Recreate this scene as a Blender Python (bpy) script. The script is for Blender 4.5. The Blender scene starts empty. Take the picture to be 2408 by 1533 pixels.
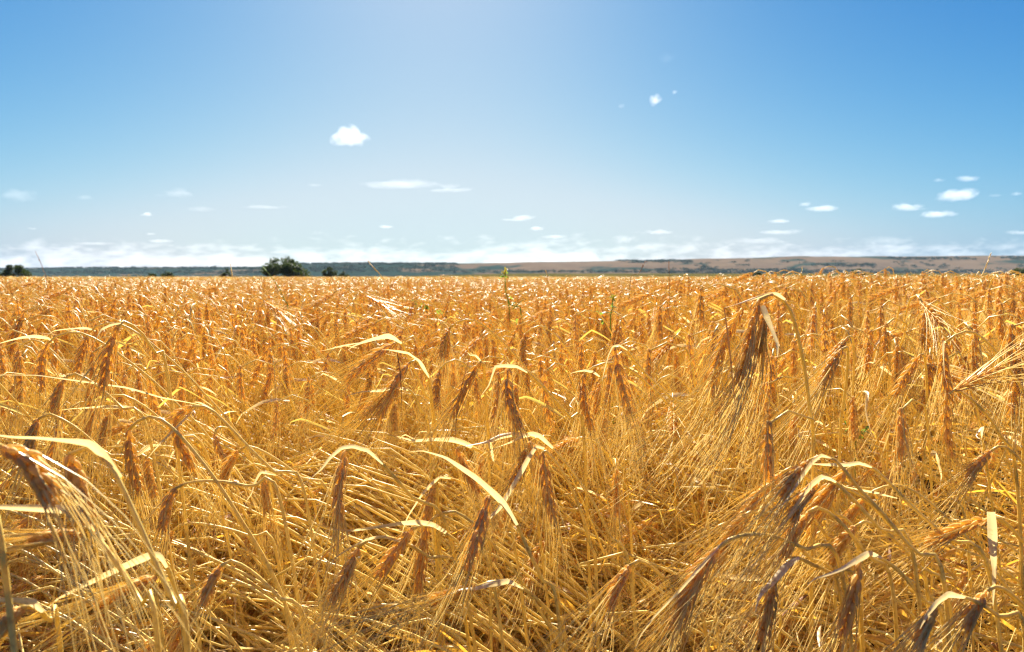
import bpy, math, random
import numpy as np
from mathutils import Vector, Matrix

random.seed(11)
rng = np.random.default_rng(11)
R = math.radians
SC = bpy.context.scene
COL = SC.collection

# ------------------------------------------------------------------ camera, sky, sun, exposure
CAM_Z = 0.85
LENS = 24.0
FPX = 2408 * LENS / 36.0            # focal length in the units the photograph was measured in (2408 wide)
HORIZON = 651.0
PITCH = math.atan((766.5 - HORIZON) / FPX)
SUN_EL, SUN_AZ = 40.0, -6.0         # azimuth from +Y towards +X

cam = bpy.data.cameras.new('camera')
co = bpy.data.objects.new('camera', cam)
COL.objects.link(co)
co.location = (0, 0, CAM_Z)
co.rotation_euler = (math.pi / 2 - PITCH, 0, 0)
cam.lens = LENS
cam.sensor_width = 36
cam.clip_start = 0.02
cam.clip_end = 120000
cam.dof.use_dof = True
cam.dof.focus_distance = 0.84
cam.dof.aperture_fstop = 10.0
SC.camera = co

w = bpy.data.worlds.new('World')
SC.world = w
w.use_nodes = True
nt = w.node_tree
nt.nodes.clear()
sky = nt.nodes.new('ShaderNodeTexSky')
sky.sky_type = 'NISHITA'
sky.sun_disc = False
sky.sun_elevation = R(SUN_EL)
sky.sun_rotation = R(SUN_AZ)
sky.altitude = 100
sky.air_density = 1.0
sky.dust_density = 2.0
sky.ozone_density = 1.0
# deep saturated blue away from the sun: each channel of the sky gets its own contrast
EXPO, SKY = 1.78, 0.05
sep = nt.nodes.new('ShaderNodeSeparateColor')
com = nt.nodes.new('ShaderNodeCombineColor')
nt.links.new(sky.outputs[0], sep.inputs[0])
tcw = nt.nodes.new('ShaderNodeTexCoord')
spw = nt.nodes.new('ShaderNodeSeparateXYZ')
nt.links.new(tcw.outputs['Generated'], spw.inputs[0])
for i, (pw, lg, el_) in enumerate(((1.625, -3.905, -3.389), (0.849, -2.023, -1.811), (0.362, -0.85, -0.671))):
    ez = nt.nodes.new('ShaderNodeMath'); ez.operation = 'MULTIPLY'; ez.inputs[1].default_value = el_
    ex = nt.nodes.new('ShaderNodeMath'); ex.operation = 'EXPONENT'
    m4 = nt.nodes.new('ShaderNodeMath'); m4.operation = 'MULTIPLY'
    nt.links.new(spw.outputs[2], ez.inputs[0]); nt.links.new(ez.outputs[0], ex.inputs[0])
    m1 = nt.nodes.new('ShaderNodeMath'); m1.operation = 'POWER'; m1.inputs[1].default_value = pw
    m2 = nt.nodes.new('ShaderNodeMath'); m2.operation = 'MULTIPLY'
    m2.inputs[1].default_value = math.exp(lg) / (SKY * 2 ** EXPO)
    m3 = nt.nodes.new('ShaderNodeMath'); m3.operation = 'SMOOTH_MIN'; m3.inputs[1].default_value = (0.68, 0.83, 0.93)[i] / (SKY * 2 ** EXPO); m3.inputs[2].default_value = 0.25 / (SKY * 2 ** EXPO)
    nt.links.new(sep.outputs[i], m1.inputs[0]); nt.links.new(m1.outputs[0], m4.inputs[0]); nt.links.new(ex.outputs[0], m4.inputs[1]); nt.links.new(m4.outputs[0], m2.inputs[0]); nt.links.new(m2.outputs[0], m3.inputs[0]); nt.links.new(m3.outputs[0], com.inputs[i])
bg = nt.nodes.new('ShaderNodeBackground')
bg.inputs['Strength'].default_value = SKY
wo = nt.nodes.new('ShaderNodeOutputWorld')
nt.links.new(com.outputs[0], bg.inputs['Color'])
nt.links.new(bg.outputs[0], wo.inputs['Surface'])

sun = bpy.data.lights.new('sun', 'SUN')
sun.energy = 5.0
sun.angle = R(0.53)
sun.color = (1.0, 0.94, 0.84)
so = bpy.data.objects.new('sun', sun)
COL.objects.link(so)
sd = Vector((math.sin(R(SUN_AZ)) * math.cos(R(SUN_EL)), math.cos(R(SUN_AZ)) * math.cos(R(SUN_EL)), math.sin(R(SUN_EL))))
so.rotation_euler = sd.to_track_quat('Z', 'Y').to_euler()
so.location = (0, 0, 50)

SC.view_settings.view_transform = 'Standard'
SC.view_settings.look = 'None'
SC.view_settings.exposure = EXPO
SC.view_settings.gamma = 1.0
SC.view_settings.use_curve_mapping = False
SC.render.engine = 'CYCLES'
cy = SC.cycles
cy.use_denoising = True
cy.filter_width = 1.3
cy.max_bounces = 8
cy.diffuse_bounces = 5
cy.glossy_bounces = 2
cy.transmission_bounces = 6
cy.transparent_max_bounces = 8
cy.volume_bounces = 8
cy.caustics_reflective = False
cy.caustics_refractive = False
cy.sample_clamp_indirect = 6.0

CAM = np.array([0, 0, CAM_Z])
FWD = np.array([0, math.cos(PITCH), -math.sin(PITCH)])
UP = np.array([0, math.sin(PITCH), math.cos(PITCH)])
RIGHT = np.array([1.0, 0, 0])


def P(px, py, d):
    """world point seen at (px, py) of the 2408-wide photograph, d metres in front of the camera"""
    return CAM + d * (FWD + RIGHT * (px - 1204) / FPX + UP * (766.5 - py) / FPX)


def project(p):
    v = np.asarray(p) - CAM
    d = v @ FWD
    return 1204 + FPX * (v @ RIGHT) / d, 766.5 - FPX * (v @ UP) / d, d


# ------------------------------------------------------------------ objects and tags
def link(o, parent=None):
    COL.objects.link(o)
    if parent is not None:
        o.parent = parent
    return o


def tag(o, label=None, cat=None, group=None, kind=None):
    if label: o['label'] = label
    if cat: o['category'] = cat
    if group: o['group'] = group
    if kind: o['kind'] = kind
    return o


def empty(name, loc, label=None, cat=None, group=None):
    o = bpy.data.objects.new(name, None)
    o.empty_display_size = 0.05
    link(o)
    o.location = tuple(loc)
    return tag(o, label, cat, group)


class MB:
    """collects pieces of one mesh"""
    def __init__(self):
        self.v, self.f, self.m, self.n = [], [], [], 0

    def add(self, v, f, mat=0):
        v = np.asarray(v, float)
        self.v.append(v)
        self.f.extend([tuple(int(i) + self.n for i in q) for q in f])
        self.m.extend([mat] * len(f))
        self.n += len(v)

    def merge(self, other, mat_map=None):
        v = np.concatenate(other.v)
        base = self.n
        self.v.append(v)
        self.f.extend([tuple(i + base for i in q) for q in other.f])
        self.m.extend([m if mat_map is None else mat_map for m in other.m])
        self.n += len(v)

    def mesh(self, name, mats, origin=None, smooth=True):
        v = np.concatenate(self.v) if self.v else np.zeros((0, 3))
        if origin is not None:
            v = v - np.asarray(origin)
        me = bpy.data.meshes.new(name)
        me.from_pydata(v.tolist(), [], self.f)
        for m in mats: me.materials.append(m)
        if len(mats) > 1:
            me.polygons.foreach_set('material_index', self.m)
        if smooth:
            me.polygons.foreach_set('use_smooth', [True] * len(me.polygons))
        me.update()
        return me

    def build(self, name, mats, parent=None, origin=None, smooth=True):
        if not isinstance(mats, (list, tuple)): mats = [mats]
        me = self.mesh(name, mats, origin, smooth)
        return link(bpy.data.objects.new(name, me), parent)


# ------------------------------------------------------------------ materials
def newmat(name):
    m = bpy.data.materials.new(name)
    m.use_nodes = True
    m.node_tree.nodes.clear()
    return m, m.node_tree.nodes, m.node_tree.links


def straw(name, c_lo, c_hi, trans, fac, rough=0.45, spec=0.4, scale=60.0, stretch=None, bump=0.0, spots=None):
    """dry plant matter: noise and per-plant variation between two colours, light passing through"""
    m, N, L = newmat(name)
    out = N.new('ShaderNodeOutputMaterial')
    tc = N.new('ShaderNodeTexCoord')
    oi = N.new('ShaderNodeObjectInfo')
    no = N.new('ShaderNodeTexNoise')
    no.inputs['Scale'].default_value = scale
    no.inputs['Detail'].default_value = 3
    if stretch:
        mp = N.new('ShaderNodeMapping')
        mp.inputs['Scale'].default_value = stretch
        L.new(tc.outputs['Object'], mp.inputs[0]); L.new(mp.outputs[0], no.inputs['Vector'])
    else:
        L.new(tc.outputs['Object'], no.inputs['Vector'])
    ad = N.new('ShaderNodeMath'); ad.operation = 'MULTIPLY_ADD'
    ad.inputs[1].default_value = 0.5
    L.new(oi.outputs['Random'], ad.inputs[0]); 
    sc_ = N.new('ShaderNodeMath'); sc_.operation = 'MULTIPLY_ADD'
    sc_.inputs[1].default_value = 1.6; sc_.inputs[2].default_value = -0.55
    L.new(no.outputs[0], sc_.inputs[0])
    L.new(sc_.outputs[0], ad.inputs[2])
    ad.use_clamp = True
    mx = N.new('ShaderNodeMix'); mx.data_type = 'RGBA'
    mx.inputs[6].default_value = (*c_lo, 1); mx.inputs[7].default_value = (*c_hi, 1)
    L.new(ad.outputs[0], mx.inputs[0])
    pb = N.new('ShaderNodeBsdfPrincipled')
    pb.inputs['Roughness'].default_value = rough
    pb.inputs['Specular IOR Level'].default_value = spec
    col = mx.outputs[2]
    if spots:                       # weather stains and streaks
        sn = N.new('ShaderNodeTexNoise'); sn.inputs['Scale'].default_value = 230; sn.inputs['Detail'].default_value = 4
        L.new(tc.outputs['Object'], sn.inputs['Vector'])
        sr = N.new('ShaderNodeMapRange'); sr.inputs[1].default_value = 0.52; sr.inputs[2].default_value = 0.66; sr.inputs[4].default_value = 0.75
        L.new(sn.outputs[0], sr.inputs[0])
        sm = N.new('ShaderNodeMix'); sm.data_type = 'RGBA'; sm.inputs[7].default_value = (*spots, 1)
        L.new(sr.outputs[0], sm.inputs[0]); L.new(col, sm.inputs[6]); col = sm.outputs[2]
    L.new(col, pb.inputs['Base Color'])
    if bump:
        bp = N.new('ShaderNodeBump'); bp.inputs['Strength'].default_value = bump; bp.inputs['Distance'].default_value = 0.001
        L.new(no.outputs[0], bp.inputs['Height']); L.new(bp.outputs[0], pb.inputs['Normal'])
    tr = N.new('ShaderNodeBsdfTranslucent')
    tr.inputs['Color'].default_value = (*trans, 1)
    ms = N.new('ShaderNodeMixShader'); ms.inputs[0].default_value = fac
    L.new(pb.outputs[0], ms.inputs[1]); L.new(tr.outputs[0], ms.inputs[2])
    L.new(ms.outputs[0], out.inputs['Surface'])
    return m


M_STEM = straw('straw_stem', (0.75, 0.515, 0.10), (0.90, 0.72, 0.22), (0.97, 0.70, 0.13), 0.24, 0.36, 0.4, 40, None, 0.0, (0.46, 0.27, 0.08))
M_LEAF = straw('dry_leaf', (0.72, 0.52, 0.22), (0.90, 0.77, 0.48), (0.93, 0.70, 0.29), 0.40, 0.42, 0.3, 90, None, 0.3, (0.42, 0.25, 0.09))
M_EAR = straw('barley_grain', (0.68, 0.43, 0.12), (0.91, 0.67, 0.26), (0.98, 0.69, 0.21), 0.50, 0.5, 0.15, 150, None, 0.2, (0.40, 0.22, 0.07))
M_AWN = straw('barley_awn', (0.86, 0.61, 0.16), (0.94, 0.77, 0.33), (0.97, 0.73, 0.17), 0.33, 0.34, 0.4, 30)
M_BROWN = straw('withered_leaf', (0.16, 0.07, 0.025), (0.42, 0.20, 0.06), (0.4, 0.16, 0.04), 0.2, 0.5, 0.3, 60)
M_GOLD = straw('golden_leaf', (0.64, 0.36, 0.045), (0.82, 0.54, 0.11), (0.88, 0.48, 0.05), 0.42, 0.45, 0.25, 60)
M_GREEN = straw('green_leaf', (0.10, 0.17, 0.03), (0.25, 0.36, 0.05), (0.30, 0.45, 0.05), 0.4, 0.45, 0.4, 60)
MATS = [M_STEM, M_LEAF, M_EAR, M_AWN, M_BROWN, M_GOLD]
S_STEM, S_LEAF, S_EAR, S_AWN, S_BROWN, S_GOLD = range(6)


# ------------------------------------------------------------------ shape helpers
def norm(v):
    v = np.asarray(v, float)
    return v / (np.linalg.norm(v, axis=-1, keepdims=True) + 1e-12)


def spline(pts, n):
    """n points evenly spaced along a Catmull-Rom curve through pts"""
    p = np.asarray(pts, float)
    if len(p) == 2:
        dense = p[0] + np.linspace(0, 1, 24)[:, None] * (p[1] - p[0])
    else:
        q = np.vstack([2 * p[0] - p[1], p, 2 * p[-1] - p[-2]])
        seg = []
        for i in range(1, len(q) - 2):
            t = np.linspace(0, 1, 16, endpoint=False)[:, None]
            a, b, c, d = q[i - 1], q[i], q[i + 1], q[i + 2]
            seg.append(0.5 * (2 * b + (c - a) * t + (2 * a - 5 * b + 4 * c - d) * t ** 2 + (3 * b - a - 3 * c + d) * t ** 3))
        dense = np.vstack(seg + [p[-1:]])
    s = np.concatenate([[0], np.cumsum(np.linalg.norm(np.diff(dense, axis=0), axis=1))])
    u = np.linspace(0, s[-1], n)
    return np.stack([np.interp(u, s, dense[:, k]) for k in range(3)], 1)


def bent(pts, n, sharp):
    """like spline() but keeping the kinks of a dry folded leaf"""
    p = np.asarray(pts, float)
    s = np.concatenate([[0], np.cumsum(np.linalg.norm(np.diff(p, axis=0), axis=1))])
    u = np.linspace(0, s[-1], n)
    poly = np.stack([np.interp(u, s, p[:, k]) for k in range(3)], 1)
    return poly * sharp + spline(p, n) * (1 - sharp)


def frames(p):
    t = norm(np.gradient(p, axis=0))
    a = np.array([0, 0, 1.0]) if abs(t[0][2]) < 0.9 else np.array([1.0, 0, 0])
    n = norm(np.cross(t[0], a))
    ns = [n]
    for i in range(1, len(p)):
        n = n - t[i] * (n @ t[i])
        n = norm(n)
        ns.append(n)
    ns = np.array(ns)
    return t, ns, np.cross(t, ns)


def tube(mb, pts, rad, sides=5, mat=0, cap=True):
    p = np.asarray(pts, float)
    k = len(p)
    r = np.broadcast_to(np.asarray(rad, float), (k,))
    t, n, b = frames(p)
    a = np.linspace(0, 2 * math.pi, sides, endpoint=False)
    ring = p[:, None] + r[:, None, None] * (np.cos(a)[None, :, None] * n[:, None] + np.sin(a)[None, :, None] * b[:, None])
    f = [(i * sides + j, i * sides + (j + 1) % sides, (i + 1) * sides + (j + 1) % sides, (i + 1) * sides + j)
         for i in range(k - 1) for j in range(sides)]
    if cap:
        f.append(tuple(range(sides))[::-1])
        f.append(tuple((k - 1) * sides + j for j in range(sides)))
    mb.add(ring.reshape(-1, 3), f, mat)


def ribbon(mb, pts, width, side, mat=1, fold=0.25):
    """leaf blade with a midrib fold; side = across-blade vectors, one or one per point"""
    p = np.asarray(pts, float)
    k = len(p)
    wd = np.broadcast_to(np.asarray(width, float), (k,))
    t = norm(np.gradient(p, axis=0))
    s = np.broadcast_to(np.asarray(side, float), (k, 3))
    s = norm(s - t * (s * t).sum(1, keepdims=True))
    nrm = np.cross(s, t)
    h = wd[:, None] * 0.5
    v = np.stack([p - s * h + nrm * h * fold, p - s * h * 0.5 + nrm * h * (fold * 0.25 + 0.07), p, p + s * h * 0.5 + nrm * h * (fold * 0.25 + 0.07), p + s * h + nrm * h * fold], 1).reshape(-1, 3)
    f = [(i * 5 + j, i * 5 + j + 1, (i + 1) * 5 + j + 1, (i + 1) * 5 + j) for i in range(k - 1) for j in range(4)]
    mb.add(v, f, mat)


def leaf_width(n, w, tip=0.12, base=0.45):
    u = np.linspace(0, 1, n)
    return w * np.clip(np.minimum(base + (1 - base) * u / 0.25, 1.0) * (1 - np.clip((u - 0.28) / 0.72, 0, 1) ** 1.1 * (1 - tip)), tip * .5, 1)


KT = np.array([0.0, 0.12, 0.38, 0.68, 0.9, 1.0])
KR = np.array([0.25, 0.72, 1.0, 0.80, 0.40, 0.10])


def kernels(mb, pos, dirs, outw, ln, wd, sides=6, mat=2, lod=0):
    T, RR = (KT, KR) if lod == 0 else (np.array([0, .35, .75, 1.0]), np.array([.3, 1.0, .7, .1]))
    a = np.linspace(0, 2 * math.pi, sides, endpoint=False)
    for p, d, o, l, w_ in zip(pos, dirs, outw, ln, wd):
        s = norm(np.cross(d, o)); o2 = np.cross(s, d)
        bow = o2 * (np.sin(T * math.pi) * 0.06 * l)[:, None]
        c = p + d * (T * l)[:, None] + bow
        ring = c[:, None] + (RR * w_)[:, None, None] * (np.cos(a)[None, :, None] * s * 0.5 + np.sin(a)[None, :, None] * o2 * 0.36)
        k = len(T)
        f = [(i * sides + j, i * sides + (j + 1) % sides, (i + 1) * sides + (j + 1) % sides, (i + 1) * sides + j)
             for i in range(k - 1) for j in range(sides)]
        mb.add(ring.reshape(-1, 3), f, mat)


def ear(axis_pts, mb_ear, mb_awn, r, nodes=13, lod=0, awn_len=0.115, drift=None, awn_keep=0.62, thick=1.0, mat=2, spread=0.17, matawn=3):
    """six-row barley ear along a curve, with its beard"""
    ax = spline(axis_pts, 40)
    L = np.linalg.norm(np.diff(ax, axis=0), axis=1).sum()
    t, n, b = frames(ax)
    k = L / 0.075
    phi0 = r.uniform(0, math.pi)
    tube(mb_ear, ax[:-2], np.linspace(0.0016, 0.0007, 38) * thick, 5, mat)
    pos, dirs, outs, lns, wds = [], [], [], [], []
    awns = []
    for i in range(nodes):
        u = (i + 0.2) / nodes
        j = min(39, int(u * 36))
        size = min(1.0, 0.62 + 1.6 * u) * (1.0 - 0.45 * max(0, u - 0.7) / 0.3)
        for q, da in enumerate((0, 1.05, -1.05)):
            ph = phi0 + i * math.pi + da + r.normal(0, 0.08)
            rad = math.cos(ph) * n[j] + math.sin(ph) * b[j]
            al = (0.31 if q == 0 else 0.41) + r.normal(0, 0.06)
            dr = norm(t[j] * math.cos(al) + rad * math.sin(al))
            l = 0.0140 * size * k ** 0.5 * r.uniform(0.9, 1.08)
            pos.append(ax[j] + rad * 0.0013 * thick); dirs.append(dr); outs.append(rad)
            lns.append(l); wds.append(0.0045 * size * thick * r.uniform(0.9, 1.1))
            if r.random() < awn_keep:
                awns.append((ax[j] + rad * 0.0013 + dr * l * 0.97, norm(t[j] + rad * spread * r.uniform(0.3, 1.5) + r.normal(0, 0.035, 3)), u))
    kernels(mb_ear, pos, dirs, outs, lns, wds, 6 if lod == 0 else 4, mat, lod)
    for p0, d0, u in awns:
        ln = awn_len * r.uniform(0.75, 1.1) * (1 - 0.15 * u)
        s = np.linspace(0, 1, 5 if lod == 0 else 4)
        cv = r.normal(0, 0.09, 3)
        if drift is not None: cv = cv + np.asarray(drift) * r.uniform(0.5, 1.3)
        pts = p0 + d0 * (s * ln)[:, None] + cv * (s ** 2 * ln)[:, None]
        tube(mb_awn, pts, 0.00056 * (1 - 0.70 * s), 3, matawn, cap=False)


def stem_radii(n, r0=0.0023, r1=0.0014):
    return np.linspace(r0, r1, n)


def node_ring(mb, p, t, r, mat=S_STEM):
    q = p + np.outer(np.array([-1.6, -0.6, 0.6, 1.6]) * 0.0016, t)
    tube(mb, q, np.array([1.0, 1.28, 1.28, 1.0]) * r, 6, mat)


# ------------------------------------------------------------------ one barley stalk, free-standing, in its own coordinates
def make_variant(seed, lodged=False, lod=0, style=None):
    """returns dict of MBs for stem, leaves, ear, awns; leans towards -X from the origin"""
    r = np.random.default_rng(seed)
    st, ea, aw = MB(), MB(), MB()
    leaves = []
    H = 0.78
    if lodged:
        lean = r.uniform(0.55, 0.85); top = r.uniform(0.30, 0.42)
        side = r.normal(0, 0.12)
        base = [(0, 0, 0), (-lean * 0.22, side * .2, top * 0.45), (-lean * 0.55, side * .6, top * 0.8), (-lean * 0.9, side, top)]
    else:
        lean = r.uniform(0.12, 0.42); side = r.normal(0, 0.07); top = H
        base = [(0, 0, 0), (-lean * 0.3, side * .2, top * 0.35), (-lean * 0.62, side * .5, top * 0.68), (-lean * 0.95, side * .9, top * 0.93)]
    tip = np.array(base[-1], float)
    a = r.uniform(0.012, 0.03)
    el = r.uniform(0.065, 0.088)
    ang = {'hang': r.uniform(-1.75, -1.45), 'slant': r.uniform(-1.3, -0.95), 'nod': r.uniform(-0.5, 0.0), 'up': r.uniform(0.7, 1.3)}[style or 'hang']
    if lodged: ang = r.uniform(-1.3, -0.15)
    yaw = r.normal(0, 0.35)
    fw = np.array([-math.cos(yaw), math.sin(yaw), 0])
    if style == 'up':
        necks = [tip, tip + fw * 0.02 + np.array([0, 0, .05]), tip + fw * 0.035 + np.array([0, 0, 0.09])]
    else:
        necks = [tip, tip + fw * (0.018 + a) + np.array([0, 0, 0.028]), tip + fw * (0.042 + a) + np.array([0, 0, 0.026])]
    B = necks[-1] + fw * 0.010 + np.array([0, 0, -0.008 if style != 'up' else 0.02])
    d0 = fw * math.cos(ang) + np.array([0, 0, math.sin(ang)])
    stem_pts = spline(list(map(np.array, base)) + necks[1:] + [B], 30 if lod == 0 else 18)
    tube(st, stem_pts, stem_radii(len(stem_pts)), 6 if lod == 0 else 4, S_STEM)
    tt = norm(np.gradient(stem_pts, axis=0))
    for u in (0.3, 0.62):
        j = int(u * len(stem_pts)); node_ring(st, stem_pts[j], tt[j], 0.0021)
    e2 = B + d0 * el * 0.55 + np.array([0, 0, -0.004]); e3 = B + d0 * el + np.array([0, 0, -0.014 if abs(d0[2]) < .9 else 0]) + r.normal(0, 0.006, 3)
    ear([B - d0 * 0.004, e2, e3], ea, aw, r, nodes=int(r.integers(11, 15)), lod=lod, awn_len=r.uniform(0.085, 0.13), drift=(-0.22, 0, -0.08), awn_keep=0.6 if lod == 0 else 0.4)
    # flag leaf near the neck, lower leaves further down
    nl = int(r.integers(2, 4))
    for q in range(nl):
        u = (0.86 if q == 0 and r.random() < 0.75 else r.uniform(0.3, 0.75))
        j = int(u * (len(stem_pts) - 1))
        p0 = stem_pts[j]
        ya = r.uniform(-math.pi, math.pi) if q else math.pi + r.normal(0, 0.7)
        h = np.array([math.cos(ya), math.sin(ya), 0])
        ll = r.uniform(0.08, 0.17)
        rise = r.uniform(-0.1, 0.5) if q == 0 else r.uniform(-0.6, 0.4)
        kink = r.uniform(0.3, 0.7)
        k1 = p0 + (h * 0.8 + np.array([0, 0, rise])) * ll * kink
        k2 = k1 + (h * r.uniform(0.2, 0.9) + np.array([0, 0, -r.uniform(0.1, 1.1)])) * ll * (1 - kink)
        lp = bent([p0, (p0 + k1) / 2 + np.array([0, 0, .003]), k1, (k1 + k2) / 2 + r.normal(0, .006, 3), k2], 14, r.uniform(.3, .9))
        ml = MB()
        sd_ = np.cross(h, [0, 0, 1]); tw = r.uniform(-1.2, 1.2); tws = r.uniform(-1.5, 1.5)
        an = tw + tws * np.linspace(0, 1, 14)
        sides = np.cos(an)[:, None] * sd_ + np.sin(an)[:, None] * np.array([0, 0, 1.0])
        mt = (S_LEAF if r.random() < 0.5 else S_STEM) if q == 0 else (S_GOLD if r.random() < 0.75 else S_BROWN)
        ribbon(ml, lp, leaf_width(14, r.uniform(0.003, 0.007)), sides, mt, r.uniform(0.1, 0.5))
        leaves.append((ml, mt))
    return dict(stem=st, leaves=leaves, ear=ea, awns=aw, top=max(stem_pts[:, 2]))


def joined(v):
    mb = MB()
    for x in [v['stem'], v['ear'], v['awns']] + [l for l, _ in v['leaves']]:
        mb.merge(x)
    return mb


# ------------------------------------------------------------------ ground and land
def noise1(x, seed, octs=4, base=1.0):
    r = np.random.default_rng(seed)
    out = np.zeros_like(x, dtype=float)
    amp = 1.0
    for o in range(octs):
        n = 4096
        tab = r.uniform(-1, 1, n)
        u = x * base * 2 ** o + 1000.3
        i = np.floor(u).astype(int); f = u - i
        f = f * f * (3 - 2 * f)
        out += amp * (tab[i % n] * (1 - f) + tab[(i + 1) % n] * f)
        amp *= 0.5
    return out


def simple_noise_mat(name, cols, scale, stretch=(1, 1, 1), rough=0.9, detail=5, lo=0.35, hi=0.65):
    m, N, L = newmat(name)
    out = N.new('ShaderNodeOutputMaterial'); tc = N.new('ShaderNodeTexCoord'); mp = N.new('ShaderNodeMapping')
    mp.inputs['Scale'].default_value = stretch
    no = N.new('ShaderNodeTexNoise'); no.inputs['Scale'].default_value = scale; no.inputs['Detail'].default_value = detail
    rp = N.new('ShaderNodeValToRGB')
    els = rp.color_ramp.elements
    els[0].position, els[0].color = lo, (*cols[0], 1)
    els[1].position, els[1].color = hi, (*cols[-1], 1)
    for i, c in enumerate(cols[1:-1]):
        e = els.new(lo + (hi - lo) * (i + 1) / (len(cols) - 1)); e.color = (*c, 1)
    pb = N.new('ShaderNodeBsdfPrincipled'); pb.inputs['Roughness'].default_value = rough; pb.inputs['Specular IOR Level'].default_value = 0.0
    L.new(tc.outputs['Object'], mp.inputs[0]); L.new(mp.outputs[0], no.inputs['Vector']); L.new(no.outputs[0], rp.inputs[0])
    L.new(rp.outputs[0], pb.inputs['Base Color']); L.new(pb.outputs[0], out.inputs['Surface'])
    return m


M_SOIL = simple_noise_mat('dry_soil', [(0.03, 0.019, 0.010), (0.06, 0.04, 0.02), (0.10, 0.065, 0.03)], 18)
g = MB()
xs = np.concatenate([-np.geomspace(9000, 2, 24), [0], np.geomspace(2, 9000, 24)])
ys = np.concatenate([[-300, -20, -4], np.linspace(-2, 6, 9), np.geomspace(8, 9000, 20)])
gv = np.array([(x, y, 0.0) for y in ys for x in xs])
nx = len(xs)
g.add(gv, [(j * nx + i, j * nx + i + 1, (j + 1) * nx + i + 1, (j + 1) * nx + i) for j in range(len(ys) - 1) for i in range(nx - 1)])
tag(g.build('ground', M_SOIL), kind='structure')

# dull green pasture rising gently behind the crop, right of the trees
M_PAST = simple_noise_mat('pasture', [(0.045, 0.045, 0.014), (0.075, 0.066, 0.022), (0.11, 0.085, 0.03)], 0.02, (1, 0.25, 1))
g = MB()
xs = np.linspace(-260, 1500, 45); ys = np.linspace(262, 1150, 14)
gv = []
for y in ys:
    for x in xs:
        px = (x / y) * FPX + 1204
        lift = np.clip((px - 850) / 350, 0, 1) * 1.0 + 0.02
        gv.append((x, y, 0.004 + (y - 262) / 888 * 6.4 * lift))
nx = len(xs)
g.add(gv, [(j * nx + i, j * nx + i + 1, (j + 1) * nx + i + 1, (j + 1) * nx + i) for j in range(len(ys) - 1) for i in range(nx - 1)])
tag(g.build('pasture', M_PAST), kind='structure')

# the long escarpment on the horizon
HD = 3600.0
ridge_px = np.array([-900, 0, 100, 250, 400, 560, 640, 720, 798, 900, 1060, 1085, 1277, 1448, 1587, 1711, 1840, 1875, 1905, 2100, 2405, 3300])
ridge_py = np.array([634, 632, 631.5, 629.5, 628, 627.5, 625, 620.5, 618.5, 618, 618, 619, 616, 613.5, 610, 607.5, 603.5, 601.8, 604, 602.5, 601, 598])
nxh, nyh = 520, 26
hx = np.linspace((-900 - 1204) / FPX * HD, (3300 - 1204) / FPX * HD, nxh)
hpx = hx / HD * FPX + 1204
hh = (HORIZON - np.interp(hpx, ridge_px, ridge_py)) / FPX * HD + CAM_Z
hh = hh + noise1(hx, 3, 4, 1 / 130.) * 1.4
gul = noise1(hx, 5, 3, 1 / 170.) * 90
hv = []
for j in range(nyh):
    u = j / (nyh - 1)
    if u < 0.78:
        q = u / 0.78
        prof = (q * q * (3 - 2 * q)) ** 0.9
        y = HD - 900 + 900 * q + gul * (1 - abs(2 * q - 1)) * 1.2
        z = -1 + hh * prof + noise1(hx + 777 * j, 20 + j, 3, 1 / 60.) * 1.5 * math.sin(q * math.pi)
        if q >= 1: z = hh
    else:
        q = (u - 0.78) / 0.22
        y = HD + 1400 * q + 0 * hx
        z = hh - 10 * q - (hh + 5) * max(0, q - 0.75) * 4
    hv.append(np.stack([hx, y, z], 1))
hv = np.concatenate(hv)
g = MB()
g.add(hv, [(j * nxh + i, j * nxh + i + 1, (j + 1) * nxh + i + 1, (j + 1) * nxh + i) for j in range(nyh - 1) for i in range(nxh - 1)])
M_HILL, N, L = newmat('hillside')
out = N.new('ShaderNodeOutputMaterial'); tc = N.new('ShaderNodeTexCoord')
mp = N.new('ShaderNodeMapping'); mp.inputs['Scale'].default_value = (0.0035, 0.0035, 0.022)
n1 = N.new('ShaderNodeTexNoise'); n1.inputs['Scale'].default_value = 1.0; n1.inputs['Detail'].default_value = 6; n1.inputs['Roughness'].default_value = 0.62
L.new(tc.outputs['Object'], mp.inputs[0]); L.new(mp.outputs[0], n1.inputs['Vector'])
mp2 = N.new('ShaderNodeMapping'); mp2.inputs['Scale'].default_value = (0.006, 0.006, 0.05); mp2.inputs['Location'].default_value = (3.1, 7, 2)
n2 = N.new('ShaderNodeTexNoise'); n2.inputs['Scale'].default_value = 1.0; n2.inputs['Detail'].default_value = 5
L.new(tc.outputs['Object'], mp2.inputs[0]); L.new(mp2.outputs[0], n2.inputs['Vector'])
soil = N.new('ShaderNodeMix'); soil.data_type = 'RGBA'
soil.inputs[6].default_value = (0.075, 0.050, 0.035, 1); soil.inputs[7].default_value = (0.165, 0.114, 0.068, 1)
L.new(n2.outputs[0], soil.inputs[0])
sx = N.new('ShaderNodeSeparateXYZ'); L.new(tc.outputs['Object'], sx.inputs[0])
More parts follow.
